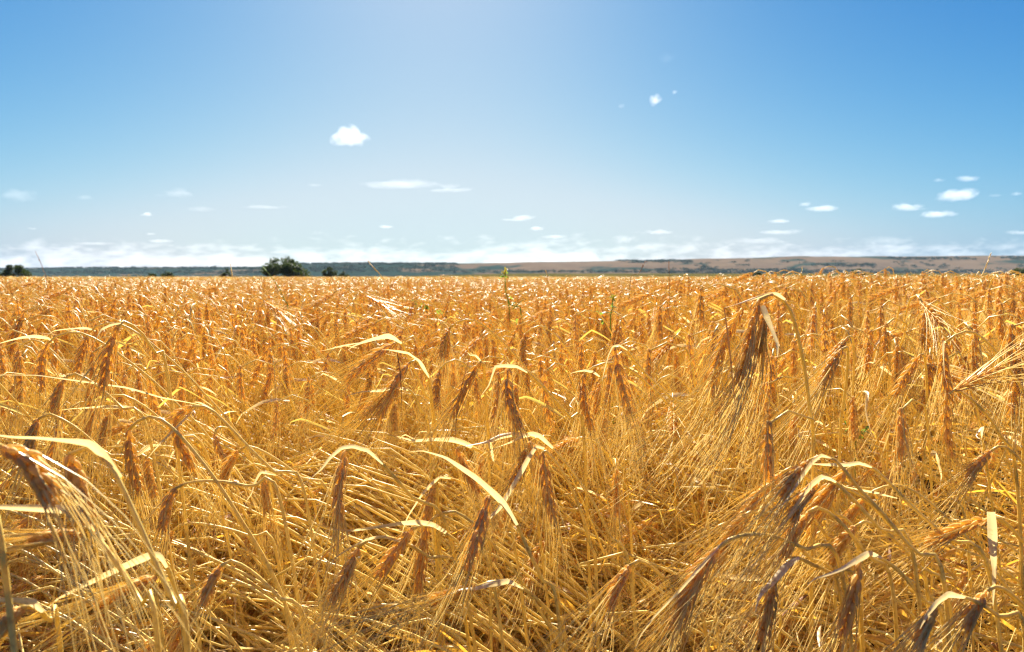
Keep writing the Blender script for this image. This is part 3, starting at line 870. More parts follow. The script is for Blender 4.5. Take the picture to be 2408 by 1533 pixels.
BR = dict(mat=M_BROWN, tip=0.3, base=0.6)
G = M_GOLD
HEROES = [
 dict(label='dark shaded ear hanging straight down under a pale arched leaf, left of centre', earpx=[(813, 1060), (796, 1150), (798, 1243)], d=0.66,
      stem=[(824, 1052), (866, 1060), (914, 1107), (970, 1170), (1060, 1268)], leaves=[([(900, 1092), (866, 1060), (830, 1049), (803, 1053), (776, 1076), (756, 1102)], 0.010, 1.0)]),
 dict(label='long light brown ear with narrow pale leaf, right of the dark shaded ear', earpx=[(1022, 1137), (1008, 1190), (998, 1270)], d=0.78, seed=2,
      stem=[(1030, 1126), (1050, 1124), (1088, 1135), (1130, 1160), (1200, 1230)], leaves=[([(1060, 1126), (1034, 1122), (1010, 1145), (990, 1170), (960, 1215)], 0.006, 0.9)]),
 dict(label='second ear hanging below the light brown ear, its beard reaching the tangled straw', earpx=[(1003, 1235), (990, 1310), (982, 1405)], d=0.72, seed=3),
 dict(label='dark purplish ear slanting right under the flat pale leaf in the middle', earpx=[(1074, 1055), (1098, 1110), (1132, 1165)], d=0.80, seed=4,
      stem=[(1080, 1044), (1123, 1058), (1154, 1080), (1200, 1130), (1260, 1205)], leaves=[([(1110, 1052), (1090, 1042), (1068, 1036), (1020, 1036), (976, 1038)], 0.013, 1.1, dict(base=0.7)), ([(1160, 1085), (1150, 1040), (1180, 1020), (1210, 1022)], 0.008, 0.9)]),
 dict(label='golden ear under the tallest peaked pale leaf in the middle, stem running to lower right', earpx=[(1250, 1038), (1228, 1090), (1200, 1150)], d=0.76, seed=5,
      stem=[(1253, 1026), (1297, 1052), (1349, 1114), (1401, 1191), (1436, 1264), (1482, 1347)], dd=0.02,
      leaves=[([(1300, 1054), (1270, 1026), (1251, 1021), (1225, 1030), (1200, 1042), (1170, 1053)], 0.013, 1.1, dict(base=0.7)), ([(1252, 1024), (1210, 1020), (1175, 1026), (1135, 1040), (1105, 1046)], 0.012, 1.1)]),
 dict(label='dusky straight ear hanging right of the peaked pale leaf', earpx=[(1276, 1064), (1285, 1140), (1306, 1235)], d=0.69, seed=6,
      stem=[(1275, 1053), (1304, 1083), (1339, 1139), (1363, 1194), (1388, 1278), (1402, 1360)], dd=0.03,
      leaves=[([(1280, 1056), (1262, 1050), (1245, 1075), (1215, 1130), (1175, 1195), (1140, 1226)], 0.009, 1.0)]),
 dict(label='ear pointing left like a feather, above the dusky straight ear', earpx=[(1360, 1030), (1330, 1044), (1284, 1078)], d=0.86, seed=7,
      stem=[(1367, 1027), (1401, 1041), (1429, 1069), (1454, 1121), (1480, 1200)], drift=(-0.3, 0, -0.15)),
 dict(label='brown ear bowed down beneath a long yellow leaf pointing up to the left', earpx=[(1151, 1166), (1128, 1240), (1095, 1352)], d=0.60, seed=8,
      stem=[(1165, 1163), (1200, 1201), (1220, 1243), (1248, 1306), (1276, 1365), (1314, 1455)], dd=0.03,
      leaves=[([(1216, 1235), (1185, 1186), (1160, 1160), (1120, 1125), (1080, 1098), (1046, 1076)], 0.010, 1.1, dict(mat=M_LEAF))]),
 dict(label='ear leaning left under a long flat whitish leaf, lower middle', earpx=[(970, 1243), (930, 1295), (878, 1368)], d=0.68, seed=9,
      stem=[(985, 1238), (1019, 1236), (1053, 1257), (1088, 1285), (1158, 1358)], leaves=[([(1048, 1254), (1018, 1235), (985, 1231), (940, 1235), (880, 1243), (824, 1249)], 0.011, 1.0, dict(base=0.7)), ([(828, 1248), (800, 1270), (760, 1310), (720, 1350), (680, 1400)], 0.003, 1.0, BR)]),
 dict(label='ear with thick beard drooping to the bottom edge, left of the flat whitish leaf', earpx=[(841, 1288), (815, 1345), (772, 1420)], d=0.66, seed=10, awn=0.13,
      stem=[(855, 1275), (900, 1262), (949, 1276), (1010, 1310), (1090, 1370)], leaves=[([(940, 1274), (900, 1262), (865, 1268), (830, 1285), (790, 1310)], 0.008, 0.9)]),
 dict(label='ear lying nearly flat along the bottom, beard sweeping to lower left', earpx=[(1123, 1379), (1070, 1396), (1005, 1416)], d=0.62, seed=11, drift=(-0.2, 0, -0.28), awn=0.15,
      stem=[(1150, 1370), (1193, 1367), (1245, 1394), (1297, 1446), (1330, 1510)], leaves=[([(1230, 1385), (1195, 1367), (1150, 1374), (1120, 1383), (1080, 1386)], 0.010, 0.9)]),
 dict(label='big blurred brown ear at the left edge, closest to the lens', earpx=[(6, 1052), (70, 1090), (128, 1198)], d=0.40, d2=0.40, seed=12, thick=1.25, drift=(-0.1, 0, -0.7), spread=0.08,
      stem=[(-20, 1035), (-60, 1030), (-70, 1090), (-40, 1200), (10, 1330)], dd=-0.02, nodes=12),
 dict(label='blurred brown ear hanging next to the big one at left, pale leaf arching over it', earpx=[(164, 1069), (178, 1140), (212, 1232)], d=0.45, d2=0.45, seed=13, thick=1.2,
      stem=[(180, 1056), (223, 1058), (271, 1114), (306, 1187), (338, 1257), (376, 1347), (418, 1434), (438, 1487)], dd=-0.01,
      leaves=[([(280, 1125), (240, 1070), (209, 1046), (150, 1040), (90, 1033), (30, 1030)], 0.010, 1.0, dict(base=0.8))]),
 dict(label='brown ear lying sideways to the left edge under a broad bent pale leaf', earpx=[(190, 1258), (130, 1262), (60, 1276)], d=0.45, d2=0.43, seed=14, thick=1.1,
      stem=[(196, 1232), (223, 1257), (278, 1330), (331, 1417), (369, 1494)], dd=-0.01, leaves=[([(240, 1275), (205, 1230), (176, 1200), (110, 1196), (50, 1194), (-20, 1192)], 0.016, 1.15, dict(base=0.8))]),
 dict(label='pinkish pale ear pointing down left, low at left, under a bright folded leaf', earpx=[(369, 1354), (300, 1388), (214, 1440)], d=0.50, d2=0.48, seed=15, thick=1.0,
      stem=[(366, 1318), (393, 1333), (412, 1390), (430, 1450), (440, 1500)], leaves=[([(392, 1335), (376, 1306), (358, 1304), (300, 1330), (250, 1352), (190, 1380)], 0.009, 1.0)]),
 dict(label='dark ear in the bottom left corner under a grey leaf', earpx=[(50, 1430), (25, 1455), (-10, 1490)], d=0.42, d2=0.42, seed=16, thick=1.2,
      stem=[(60, 1424), (90, 1432), (115, 1462), (140, 1510)], leaves=[([(100, 1440), (76, 1418), (40, 1414), (-10, 1412)], 0.014, 0.8)]),
 dict(label='S-curved light brown ear with frayed top, left of centre, stem running far right', earpx=[(452, 955), (412, 985), (420, 1030), (462, 1122)], d=0.74, seed=17, nodes=16,
      stem=[(461, 951), (496, 963), (533, 997), (598, 1065), (650, 1113), (718, 1168)], dd=0.03, leaves=[([(470, 952), (440, 946), (380, 935), (300, 912), (200, 898), (88, 882)], 0.004, 1.0), ([(462, 958), (440, 980), (410, 1010), (370, 1050)], 0.006, 1.0)]),
 dict(label='small brown ear left of the twin under the arching leaf', earpx=[(219, 956), (210, 990), (201, 1040)], seed=18, d=0.86),
 dict(label='brown ear whose stem arches right under a long pale leaf, left', earpx=[(260, 966), (246, 1005), (238, 1056)], d=0.86, seed=19,
      stem=[(268, 958), (304, 958), (342, 976), (410, 1024), (490, 1080)], leaves=[([(330, 968), (300, 957), (262, 958), (215, 960), (165, 962)], 0.008, 1.0)]),
 dict(label='long ear with open scales curving right, below the arching pale leaf at left', earpx=[(304, 1010), (308, 1080), (334, 1170)], d=0.72, seed=20),
 dict(label='large dark ear hanging below the field edge at left, its curved stem to the right', earpx=[(277, 768), (256, 830), (240, 936)], d=0.72, seed=21,
      stem=[(283, 760), (297, 757), (335, 785), (362, 830), (395, 890)], leaves=[([(284, 760), (262, 764), (240, 775), (225, 800)], 0.006, 0.9)]),
 dict(label='brown ear left of the large dark hanging ear, under a pale tent of leaf', earpx=[(209, 782), (192, 825), (178, 892)], d=1.0, seed=22, leaves=[([(225, 778), (205, 772), (165, 774), (128, 778)], 0.009, 0.9)]),
 dict(label='slender ear under a pale flat leaf near the left edge', earpx=[(113, 806), (98, 850), (99, 930)], d=0.95, seed=23, leaves=[([(125, 806), (112, 796), (80, 793), (50, 796), (18, 803)], 0.012, 0.9)]),
 dict(label='short dark ear hanging at the left edge below the field horizon', earpx=[(44, 819), (40, 850), (46, 902)], d=1.15, seed=24),
 dict(label='ear sloping left under a white kinked leaf, upper middle', earpx=[(930, 806), (880, 838), (805, 902)], d=0.82, seed=25, drift=(-0.2, 0, -0.15),
      stem=[(938, 803), (948, 812), (965, 850), (1000, 930), (1020, 1010)], leaves=[([(944, 808), (928, 797), (912, 791), (880, 798), (850, 806)], 0.012, 1.1), ([(846, 806), (800, 815), (764, 824)], 0.004, 1.0)]),
 dict(label='long ear sloping left just below the white kinked leaf, beard spreading down left', earpx=[(962, 854), (930, 900), (886, 995)], d=0.80, seed=26, nodes=15,
      stem=[(972, 848), (983, 853), (1008, 890), (1017, 956), (1024, 1040)], leaves=[([(1008, 888), (985, 850), (960, 832), (935, 826)], 0.009, 1.0), ([(934, 828), (942, 880), (945, 950), (946, 1040)], 0.003, 1.0, BR)]),
 dict(label='ear lying aslant over a pile of beards, below the two sloping ears', earpx=[(936, 915), (890, 942), (845, 985)], d=0.80, seed=27, drift=(-.2, 0, -.1),
      stem=[(950, 912), (970, 925), (990, 965), (1010, 1040)], leaves=[([(960, 918), (930, 912), (895, 920), (850, 922)], 0.008, 1.0), ([(854, 922), (842, 960), (820, 1000), (785, 1040)], 0.003, 1.0, BR)]),
 dict(label='tall leaning ear with pale ruffled top, in the middle, dark thread leaf beside it', earpx=[(1128, 850), (1095, 905), (1056, 986)], d=0.78, seed=28,
      stem=[(1136, 848), (1139, 870), (1140, 908), (1146, 1000), (1150, 1080)], leaves=[([(1130, 848), (1118, 836), (1105, 835)], 0.006, 1.0), ([(1106, 836), (1088, 900), (1074, 980), (1070, 1036)], 0.003, 1.0, BR)]),
 dict(label='dark double ear in the middle with stem arching far to the right', earpx=[(1195, 867), (1195, 930), (1228, 1022)], d=0.76, seed=29, extra=[([(1213, 905), (1210, 950), (1222, 1000)], 0.79)],
      stem=[(1205, 861), (1243, 877), (1294, 928), (1345, 986), (1372, 1020)], leaves=[([(1240, 876), (1215, 862), (1190, 860), (1165, 862), (1150, 905)], 0.007, 1.0)]),
 dict(label='medium brown ear upright-hanging left of the tall leaning ear', earpx=[(1034, 870), (1026, 915), (1031, 970)], d=0.98, seed=30),
 dict(label='ear hanging right of the dark double ear, swept to the right at its tip', earpx=[(1373, 880), (1372, 940), (1395, 1018)], d=0.84, seed=31, leaves=[([(1410, 886), (1395, 875), (1375, 872), (1358, 874)], 0.006, 1.0), ([(1360, 875), (1366, 930), (1364, 1000)], 0.003, 1.0, BR)]),
 dict(label='thin brown ear close right of the swept ear', earpx=[(1410, 901), (1404, 940), (1400, 980)], d=1.05, seed=32),
 dict(label='dark ear with long stem arching right, left of the tall bent stalk', earpx=[(1446, 820), (1458, 890), (1486, 988)], d=0.78, seed=33,
      stem=[(1448, 813), (1475, 824), (1516, 877), (1584, 942), (1640, 1010)], leaves=[([(1475, 824), (1456, 812), (1442, 815), (1432, 835), (1424, 862)], 0.006, 1.0)]),
 dict(label='small brown ear partly behind the dark arching-stem ear', earpx=[(1472, 877), (1476, 905), (1480, 950)], d=1.2, seed=34, leaves=[([(1500, 875), (1485, 866), (1460, 867)], 0.007, 1.0)]),
 dict(label='fat brown ear hanging high in the middle below the green weed', earpx=[(1236, 785), (1230, 815), (1232, 856)], d=1.25, seed=35, thick=1.2),
 dict(label='pair of brown ears bowed left, above the tall leaning ear', earpx=[(1058, 771), (1045, 800), (1036, 845)], d=1.15, seed=36, extra=[([(1050, 775), (1052, 810), (1046, 850)], 1.17)]),
 dict(label='tallest bent stalk with a cluster of big bearded ears, right of centre', earpx=[(1786, 705), (1762, 790), (1732, 925)], d=0.66, seed=37, nodes=20, thick=0.85, awn=0.17, drift=(-0.38, 0, 0.0), spread=0.3, keep=0.62,
      stem=[(1800, 693), (1828, 694), (1857, 727), (1872, 771), (1883, 822), (1894, 880), (1905, 975), (1912, 1085)], dd=0.03,
      extra=[([(1797, 738), (1790, 780), (1777, 840)], 0.68), ([(1745, 725), (1700, 810), (1668, 920)], 0.70)],
      leaves=[([(1845, 706), (1826, 692), (1805, 692), (1770, 702), (1735, 714), (1702, 724)], 0.006, 0.6, dict(base=0.8, d=(0.66, 0.66))), ([(1703, 723), (1712, 790), (1722, 880), (1729, 960)], 0.0035, 1.0, BR), ([(1792, 718), (1800, 740), (1815, 775), (1828, 806)], 0.008, 1.3, dict(tip=0.15, base=1.0))]),
 dict(label='slanting ear right of the tall bent stalk, beard streaming to lower left', earpx=[(1978, 822), (1955, 855), (1920, 920)], d=0.80, seed=38, awn=0.16, drift=(-0.2, 0, -0.1),
      stem=[(1986, 816), (1994, 826), (1990, 902), (1980, 975), (1975, 1060)], spread=0.25, keep=0.8),
 dict(label='ear just above the slanting one, with pale wisps at its neck', earpx=[(1992, 794), (1975, 815), (1945, 845)], d=1.0, seed=39, drift=(-0.2, 0, -0.1), stem=[(1998, 790), (2006, 800), (2008, 860), (2004, 960)]),
 dict(label='dark ear with white crown standing alone at the right', earpx=[(2222, 806), (2220, 870), (2234, 952)], d=0.86, seed=40, leaves=[([(2226, 808), (2219, 802), (2220, 840), (2221, 880)], 0.007, 1.0)]),
 dict(label='long ear slanting down left, left of the white-crowned dark ear', earpx=[(2164, 834), (2130, 885), (2098, 940)], d=0.95, seed=41, awn=0.15, drift=(-.15, 0, -.1), stem=[(2168, 830), (2176, 850), (2180, 930), (2176, 1020)]),
 dict(label='arched dark stem at right whose beard fans out to the right', earpx=[(2245, 917), (2300, 890), (2372, 858)], d=0.78, seed=42, awn=0.15, drift=(0.2, 0, -0.02), thick=0.8, nodes=11,
      stem=[(2243, 923), (2259, 921), (2314, 968), (2355, 1030), (2390, 1120)], spread=0.28),
 dict(label='top ear of the big arched clump at lower right, under a creamy curved leaf', earpx=[(1902, 1083), (1870, 1118), (1832, 1172)], d=0.62, seed=43, awn=0.15, drift=(-.2, 0, -.1),
      stem=[(1915, 1076), (1933, 1071), (1968, 1085), (2015, 1144), (2074, 1206), (2148, 1296), (2222, 1381)], dd=0.0, leaves=[([(1965, 1084), (1932, 1071), (1912, 1085), (1895, 1110), (1860, 1160)], 0.009, 1.0)]),
 dict(label='thick ear behind the top ear of the arched clump, stem running to the right edge', earpx=[(1992, 1105), (1935, 1170), (1866, 1256)], d=0.66, seed=44, awn=0.15, nodes=16,
      stem=[(2005, 1096), (2023, 1091), (2062, 1108), (2152, 1198), (2233, 1268), (2327, 1350)], dd=0.03, leaves=[([(2050, 1100), (2020, 1090), (1985, 1094), (1935, 1093)], 0.010, 1.0)]),
 dict(label='greyish leaf-wrapped ear in the middle of the arched clump', earpx=[(1925, 1134), (1890, 1168), (1858, 1230)], d=0.62, seed=45, stem=[(1937, 1124), (1961, 1132), (2015, 1183), (2074, 1249), (2150, 1320)], dd=0.02,
      leaves=[([(1965, 1135), (1936, 1121), (1910, 1140), (1885, 1175), (1850, 1225)], 0.012, 0.9)]),
 dict(label='dark ear hanging under a ribbed leaf with striped shadow, bottom right', earpx=[(2023, 1322), (2005, 1400), (1975, 1508)], d=0.60, seed=46,
      stem=[(2030, 1310), (2046, 1302), (2062, 1307), (2113, 1342), (2170, 1410), (2220, 1490)], leaves=[([(2075, 1313), (2045, 1301), (2010, 1320), (1980, 1338), (1950, 1350)], 0.012, 1.1)]),
 dict(label='dark ear hanging to the bottom edge, left of the striped-leaf ear', earpx=[(1822, 1374), (1805, 1440), (1786, 1520)], d=0.60, seed=47,
      stem=[(1845, 1330), (1871, 1311), (1910, 1327), (1957, 1350), (2020, 1400)], leaves=[([(1880, 1312), (1850, 1330), (1822, 1362), (1790, 1395)], 0.011, 1.0)]),
 dict(label='big bundle of ear and bright beard falling to the bottom, left of the arched clump', earpx=[(1688, 1288), (1630, 1370), (1572, 1500)], d=0.58, seed=48, nodes=20, awn=0.16, spread=0.28, keep=0.8,
      stem=[(1712, 1270), (1758, 1257), (1820, 1262), (1890, 1290), (1980, 1350)], leaves=[([(1700, 1275), (1660, 1320), (1600, 1390), (1540, 1450)], 0.007, 1.0)]),
 dict(label='pale ear lying sideways to the left at the right edge, beside a curled white leaf', earpx=[(2323, 1220), (2260, 1240), (2165, 1282)], d=0.68, seed=49, awn=0.16, drift=(-.1, 0, -.1), stem=[(2336, 1218), (2360, 1225), (2400, 1270), (2440, 1340)], spread=0.28,
      leaves=[([(2331, 1204), (2334, 1260), (2338, 1340), (2335, 1424)], 0.014, 1.3, dict(base=1.0, tip=0.08, d=(0.66, 0.66)))]),
 dict(label='light ear tucked behind the arched clump on its right', earpx=[(2036, 1168), (2005, 1205), (1966, 1252)], d=0.80, seed=50, awn=0.14, leaves=[([(2110, 1172), (2060, 1160), (2010, 1150), (1985, 1144)], 0.007, 1.0)]),
 dict(label='curved grey-brown ear near the bottom right corner, bent leaf over it', earpx=[(2200, 1428), (2178, 1465), (2160, 1515)], d=0.56, seed=51, stem=[(2212, 1412), (2232, 1400), (2290, 1412), (2350, 1450), (2410, 1500)], leaves=[([(2270, 1406), (2232, 1399), (2205, 1418), (2185, 1440)], 0.010, 0.9)]),
 dict(label='small ear hooked over, far left of the dark shaded ear, silver edged', earpx=[(505, 1020), (512, 1050), (535, 1090)], d=0.92, seed=52, thick=0.8, stem=[(508, 1008), (520, 1004), (545, 1012), (580, 1050), (630, 1110)]),
 dict(label='feathery ear bent left in the lower left tangle', earpx=[(413, 1148), (395, 1180), (380, 1255)], d=0.72, seed=53, stem=[(420, 1142), (460, 1132), (520, 1132), (590, 1146), (660, 1180)], dd=0.0),
 dict(label='tawny ear under a hooked white neck, left of the dark shaded ear', earpx=[(620, 1118), (622, 1150), (630, 1205)], d=0.90, seed=54, stem=[(614, 1110), (640, 1114), (690, 1148), (740, 1190)], leaves=[([(650, 1118), (615, 1110), (600, 1135), (592, 1160)], 0.006, 1.0)]),
 dict(label='ear with scales spread, lowest of the lower left tangle', earpx=[(405, 1248), (392, 1275), (380, 1310)], d=0.80, seed=55, stem=[(412, 1240), (450, 1230), (520, 1240), (590, 1262), (650, 1300)], dd=0.02),
 dict(label='brown ear hanging over tangled straw, left of the feathery ear', earpx=[(345, 1076), (350, 1120), (365, 1175)], d=0.84, seed=56, leaves=[([(372, 1046), (340, 1058), (318, 1075)], 0.013, 1.0)]),
 dict(label='hanging ear half hidden behind the beards left of the tall bent stalk', earpx=[(1672, 888), (1682, 930), (1690, 985)], d=0.95, seed=57),
 dict(label='lean ear left of the large clump, in bright sun', earpx=[(1540, 905), (1530, 950), (1524, 1010)], d=1.0, seed=58),
]


def arch(label, e0, e1, d, seed, run=(150, 190), rise=10, awn=0.15, **kw):
    """an arched stalk: neck above the ear, stem falling away to the right"""
    (x0, y0), (x1, y1) = e0, e1
    rx, ry = run
    return dict(label=label, earpx=[e0, ((x0 + x1) / 2 - 6, (y0 + y1) / 2 - 4), e1], d=d, seed=seed, awn=awn, drift=(-.2, 0, -.12), spread=0.24, keep=0.6, dd=0.02,
                stem=[(x0 + 12, y0 - rise * .8), (x0 + 32, y0 - rise), (x0 + 32 + rx * .28, y0 + ry * .13), (x0 + 32 + rx * .62, y0 + ry * .5), (x0 + 32 + rx, y0 + ry)], **kw)


HEROES += [
 arch('ear on the outer left of the big arched clump, beard brushing the ground straw', (1838, 1112), (1775, 1205), 0.68, 71),
 arch('ear low on the left flank of the arched clump, above the bright beard bundle', (1790, 1150), (1735, 1262), 0.66, 72, (190, 210)),
 arch('ear in the lower middle of the arched clump, half covered by its neighbours', (1900, 1205), (1838, 1320), 0.63, 73, (170, 200)),
 arch('ear deep inside the arched clump, right below the greyish leaf-wrapped one', (1962, 1160), (1900, 1275), 0.69, 74, (180, 180)),
 arch('ear at the lower right of the arched clump, over the striped-leaf ear', (2012, 1238), (1950, 1330), 0.66, 75, (190, 190)),
 arch('ear bending over just left of the bright beard bundle, near bottom right of centre', (1745, 1215), (1685, 1330), 0.64, 76, (200, 190)),
 arch('ear in the bottom row between the flat-lying ear and the beard bundle', (1480, 1330), (1432, 1440), 0.62, 77, (150, 170)),
 arch('ear at lower left, arched over the tangle right of the pinkish ear', (520, 1330), (478, 1430), 0.66, 78, (170, 150)),
 arch('bright ear at left between the S-curved ear and the feathery ear', (560, 1060), (520, 1150), 0.80, 79, (190, 130)),
 arch('ear at far left above the pale leaf of the blurred ear', (90, 985), (70, 1075), 0.74, 80, (200, 160)),
 arch('ear left of the twin under the arching leaf, near the left edge', (150, 890), (128, 985), 0.80, 81, (170, 140)),
 arch('ear in the right hollow, its stem leaning out of the shade', (2120, 1090), (2075, 1180), 0.92, 82, (120, 150)),
 arch('ear above the curled white leaf at right, beard in sun', (2330, 1060), (2270, 1140), 0.82, 83, (120, 140)),
 arch('ear bowed over at bottom right beside the curved grey-brown ear', (2320, 1390), (2270, 1490), 0.60, 84, (130, 120)),
]
for h in HEROES:
    hero(**h)

# ------------------------------------------------------------------ barley: more single stalks behind those, then the field as one mass
STY = ['hang', 'hang', 'hang', 'slant', 'hang', 'hang', 'slant', 'hang', 'hang', 'hang', 'slant', 'hang', 'nod', 'hang']
LOOK = {'hang': 'hanging-eared', 'slant': 'slant-eared', 'nod': 'sideways-eared'}
VARS = [make_variant(50 + i, style=s) for i, s in enumerate(STY)]
LODG = [make_variant(90 + i, lodged=True) for i in range(6)]
LOWV = [make_variant(130 + i, style=STY[i], lod=1) for i in range(10)]


def clump(seed, n, size):
    r = np.random.default_rng(seed)
    mb = MB()
    for i in range(n):
        x, y = r.uniform(-size / 2, size / 2, 2)
        H = 0.75 + r.normal(0, 0.035)
        a = r.normal(math.pi, 0.6)
        f = np.array([math.cos(a), math.sin(a), 0])
        b = np.array([x, y, 0])
        pts = [b + np.array([0, 0, 0.30]), b + f * 0.05 + np.array([0, 0, H * .8]), b + f * 0.11 + np.array([0, 0, H]), b + f * 0.15 + np.array([0, 0, H - 0.02])]
        tube(mb, spline(pts, 8), 0.0022, 3, S_STEM, cap=False)
        e0 = pts[-1]; an = r.uniform(-1.75, -1.1) if r.random() < .95 else r.uniform(-.4, .5)
        d0 = f * math.cos(an) + np.array([0, 0, math.sin(an)])
        s = np.linspace(0, 1, 6)
        tube(mb, e0 + d0 * (s * 0.08)[:, None], np.array([.003, .006, .0048, .0062, .0045, .002]), 5, S_STEM if r.random() < (0.75 if size > 1 else 0.5) else S_EAR)
        for q in range(14):
            dq = norm(d0 + r.normal(0, 0.3, 3))
            s2 = np.array([0, 0.5, 1.0])
            tube(mb, e0 + d0 * 0.08 * r.random() + dq * (s2 * 0.13)[:, None] + np.array([-.02, 0, -.01]) * (s2 ** 2)[:, None], np.array([.0016, .0013, .0006]), 3, S_AWN, cap=False)
        for q in range(2):
            h = norm(np.array([r.normal(), r.normal(), r.normal(0, .6)])); p0 = b + f * 0.08 + np.array([0, 0, H * r.uniform(.6, .98)])
            s3 = np.linspace(0, 1, 5)[:, None]
            lp = p0 + h * s3 * 0.12 + np.array([0, 0, -0.05]) * s3 ** 2
            ribbon(mb, lp, np.array([.006, .009, .008, .006, .002]), np.cross(h, norm(r.normal(0, 1, 3))), S_LEAF if r.random() < .6 else S_GOLD, 0.2)
    return mb


src = bpy.data.collections.new('barley_sources')      # not linked to the scene


def source(name, mb):
    me = mb.mesh(name, MATS)
    o = bpy.data.objects.new(name, me)
    src.objects.link(o)
    return o


tops = []
for i, v in enumerate(VARS): source('a_stalk_%02d' % i, joined(v)); tops.append(v['top'])
for i, v in enumerate(LODG): source('b_lodged_%02d' % i, joined(v)); tops.append(v['top'])
for i, v in enumerate(LOWV): source('c_low_%02d' % i, joined(v)); tops.append(v['top'])
for i in range(5): source('d_clump_%02d' % i, clump(300 + i, 70, 0.75)); tops.append(0.78)
for i in range(4): source('e_wide_%02d' % i, clump(320 + i, 70, 1.3)); tops.append(0.78)
NA, NB, NC, ND, NE = len(VARS), len(LODG), len(LOWV), 5, 4


def env_top(x, y, r):
    """height of the crop at a spot"""
    base = np.interp(y, [0.8, 1.1, 1.5, 2.2, 4, 12], [0.62, 0.67, 0.715, 0.755, 0.775, 0.78])
    right = np.clip((x / y - 0.12) / 0.35, 0, 1) * np.interp(y, [0.8, 1.5, 3.5, 8], [0.06, 0.08, 0.058, 0.014])
    left = np.clip((-x / y - 0.25) / 0.3, 0, 1) * np.interp(y, [0.8, 1.2, 3.0, 5], [0.05, 0.04, 0.01, 0])
    return base + right + left + r.normal(0, 0.024)


def wedge(y0, y1, dens, r, marg=0.5):
    kx = 0.80
    area = kx * (y1 ** 2 - y0 ** 2) + 2 * marg * (y1 - y0)
    n = int(area * dens)
    y = np.sqrt(r.uniform(0, 1, n) * (y1 ** 2 - y0 ** 2) + y0 ** 2)
    x = r.uniform(-1, 1, n) * (kx * y + marg)
    return x, y


r = np.random.default_rng(77)
pts = []      # x, y, variant, scale, rot z, tilt
singles = []
heroes_keep = 58
X, Y = wedge(1.02, 4.2, 330, r)
def hollow(x, y): return 0.50 < x / y < 0.78 and 1.15 < y < 2.5


for x, y in zip(X, Y):
    if hollow(x, y) and r.random() < 0.93: continue
    vi = int(r.integers(0, NA))
    s = env_top(x, y, r) / tops[vi]
    rz = r.normal(0, 0.75)
    # roots stand right of the ears they carry
    singles.append((x + 0.15, y, vi, s, rz))
singles.sort(key=lambda q: q[1])
near, rest = [], []
for q in singles:
    px = q[0] - 0.2
    inview = abs(px / q[1]) < 0.73
    if inview and len(near) < 226: near.append(q)
    else: rest.append(q)
for (x, y, vi, s, rz) in rest: pts.append((x, y, 0, vi, s, rz, 0, 0))
X, Y = wedge(0.62, 1.9, 230, r)
for x, y in zip(X, Y):
    if (hollow(x, y) and r.random() < 0.85) or (y < 1.05 and x > 0.42): continue
    vi = NA + int(r.integers(0, NB))
    sc_, rz_ = r.uniform(0.7, 1.1) * np.interp(y, [0.6, 1.9], [0.85, 1.3]), r.normal(0, 0.6)
    if y - 0.9 * sc_ * math.sin(rz_) < 0.72: rz_ = -abs(rz_)
    pts.append((x + 0.45, y, r.uniform(-0.05, 0.0), vi, sc_, rz_, 0, 0))
X, Y = wedge(4.2, 11, 170, r)
for x, y in zip(X, Y):
    vi = NA + NB + int(r.integers(0, NC)); pts.append((x + .1, y, 0, vi, env_top(x, y, r) / tops[vi], r.normal(0, 0.8), 0, 0))
X, Y = wedge(10.6, 45, 3.6, r)
for x, y in zip(X, Y):
    vi = NA + NB + NC + int(r.integers(0, ND)); pts.append((x, y, 0, vi, r.uniform(0.97, 1.03), r.normal(0, 0.5) + (math.pi if r.random() < .15 else 0), 0, 0))
X, Y = wedge(44, 262, 0.42, r, 3)
for x, y in zip(X, Y):
    vi = NA + NB + NC + ND + int(r.integers(0, NE)); pts.append((x, y, 0, vi, r.uniform(0.98, 1.02), r.normal(0, 0.5), 0, 0))

# --- the single stalks
VM = []
for i, v in enumerate(VARS):
    parts = [('stem', v['stem'].mesh('stem', MATS))]
    parts += [('leaf', l.mesh('leaf', MATS)) for l, _ in v['leaves']]
    VM.append((parts, v['ear'].mesh('ear', MATS), v['awns'].mesh('awns', MATS)))
MARKS = [(0, 'at the left edge'), (150, 'below the dark low bush'), (420, 'left of the large tree'), (620, 'below the large tree'), (760, 'below the small round tree'),
         (930, 'left of the flowered weed'), (1120, 'around the flowered weed'), (1290, 'right of the flowered weed'), (1480, 'left of the tall bent stalk'),
         (1700, 'behind the tall bent stalk'), (1900, 'right of the tall bent stalk'), (2110, 'near the white-crowned ear'), (2280, 'at the right edge')]


def place_single(x, y, vi, s, rz):
    t = empty('barley_stalk', (x, y, 0), None, 'barley', 'single barley stalks behind the nearest ears')
    t.rotation_euler = (0, 0, rz); t.scale = (s, s, s)
    parts, em, am = VM[vi]
    for nm, me in parts: link(bpy.data.objects.new(nm, me), t)
    eo = link(bpy.data.objects.new('ear', em), t)
    link(bpy.data.objects.new('awns', am), eo)
    return t


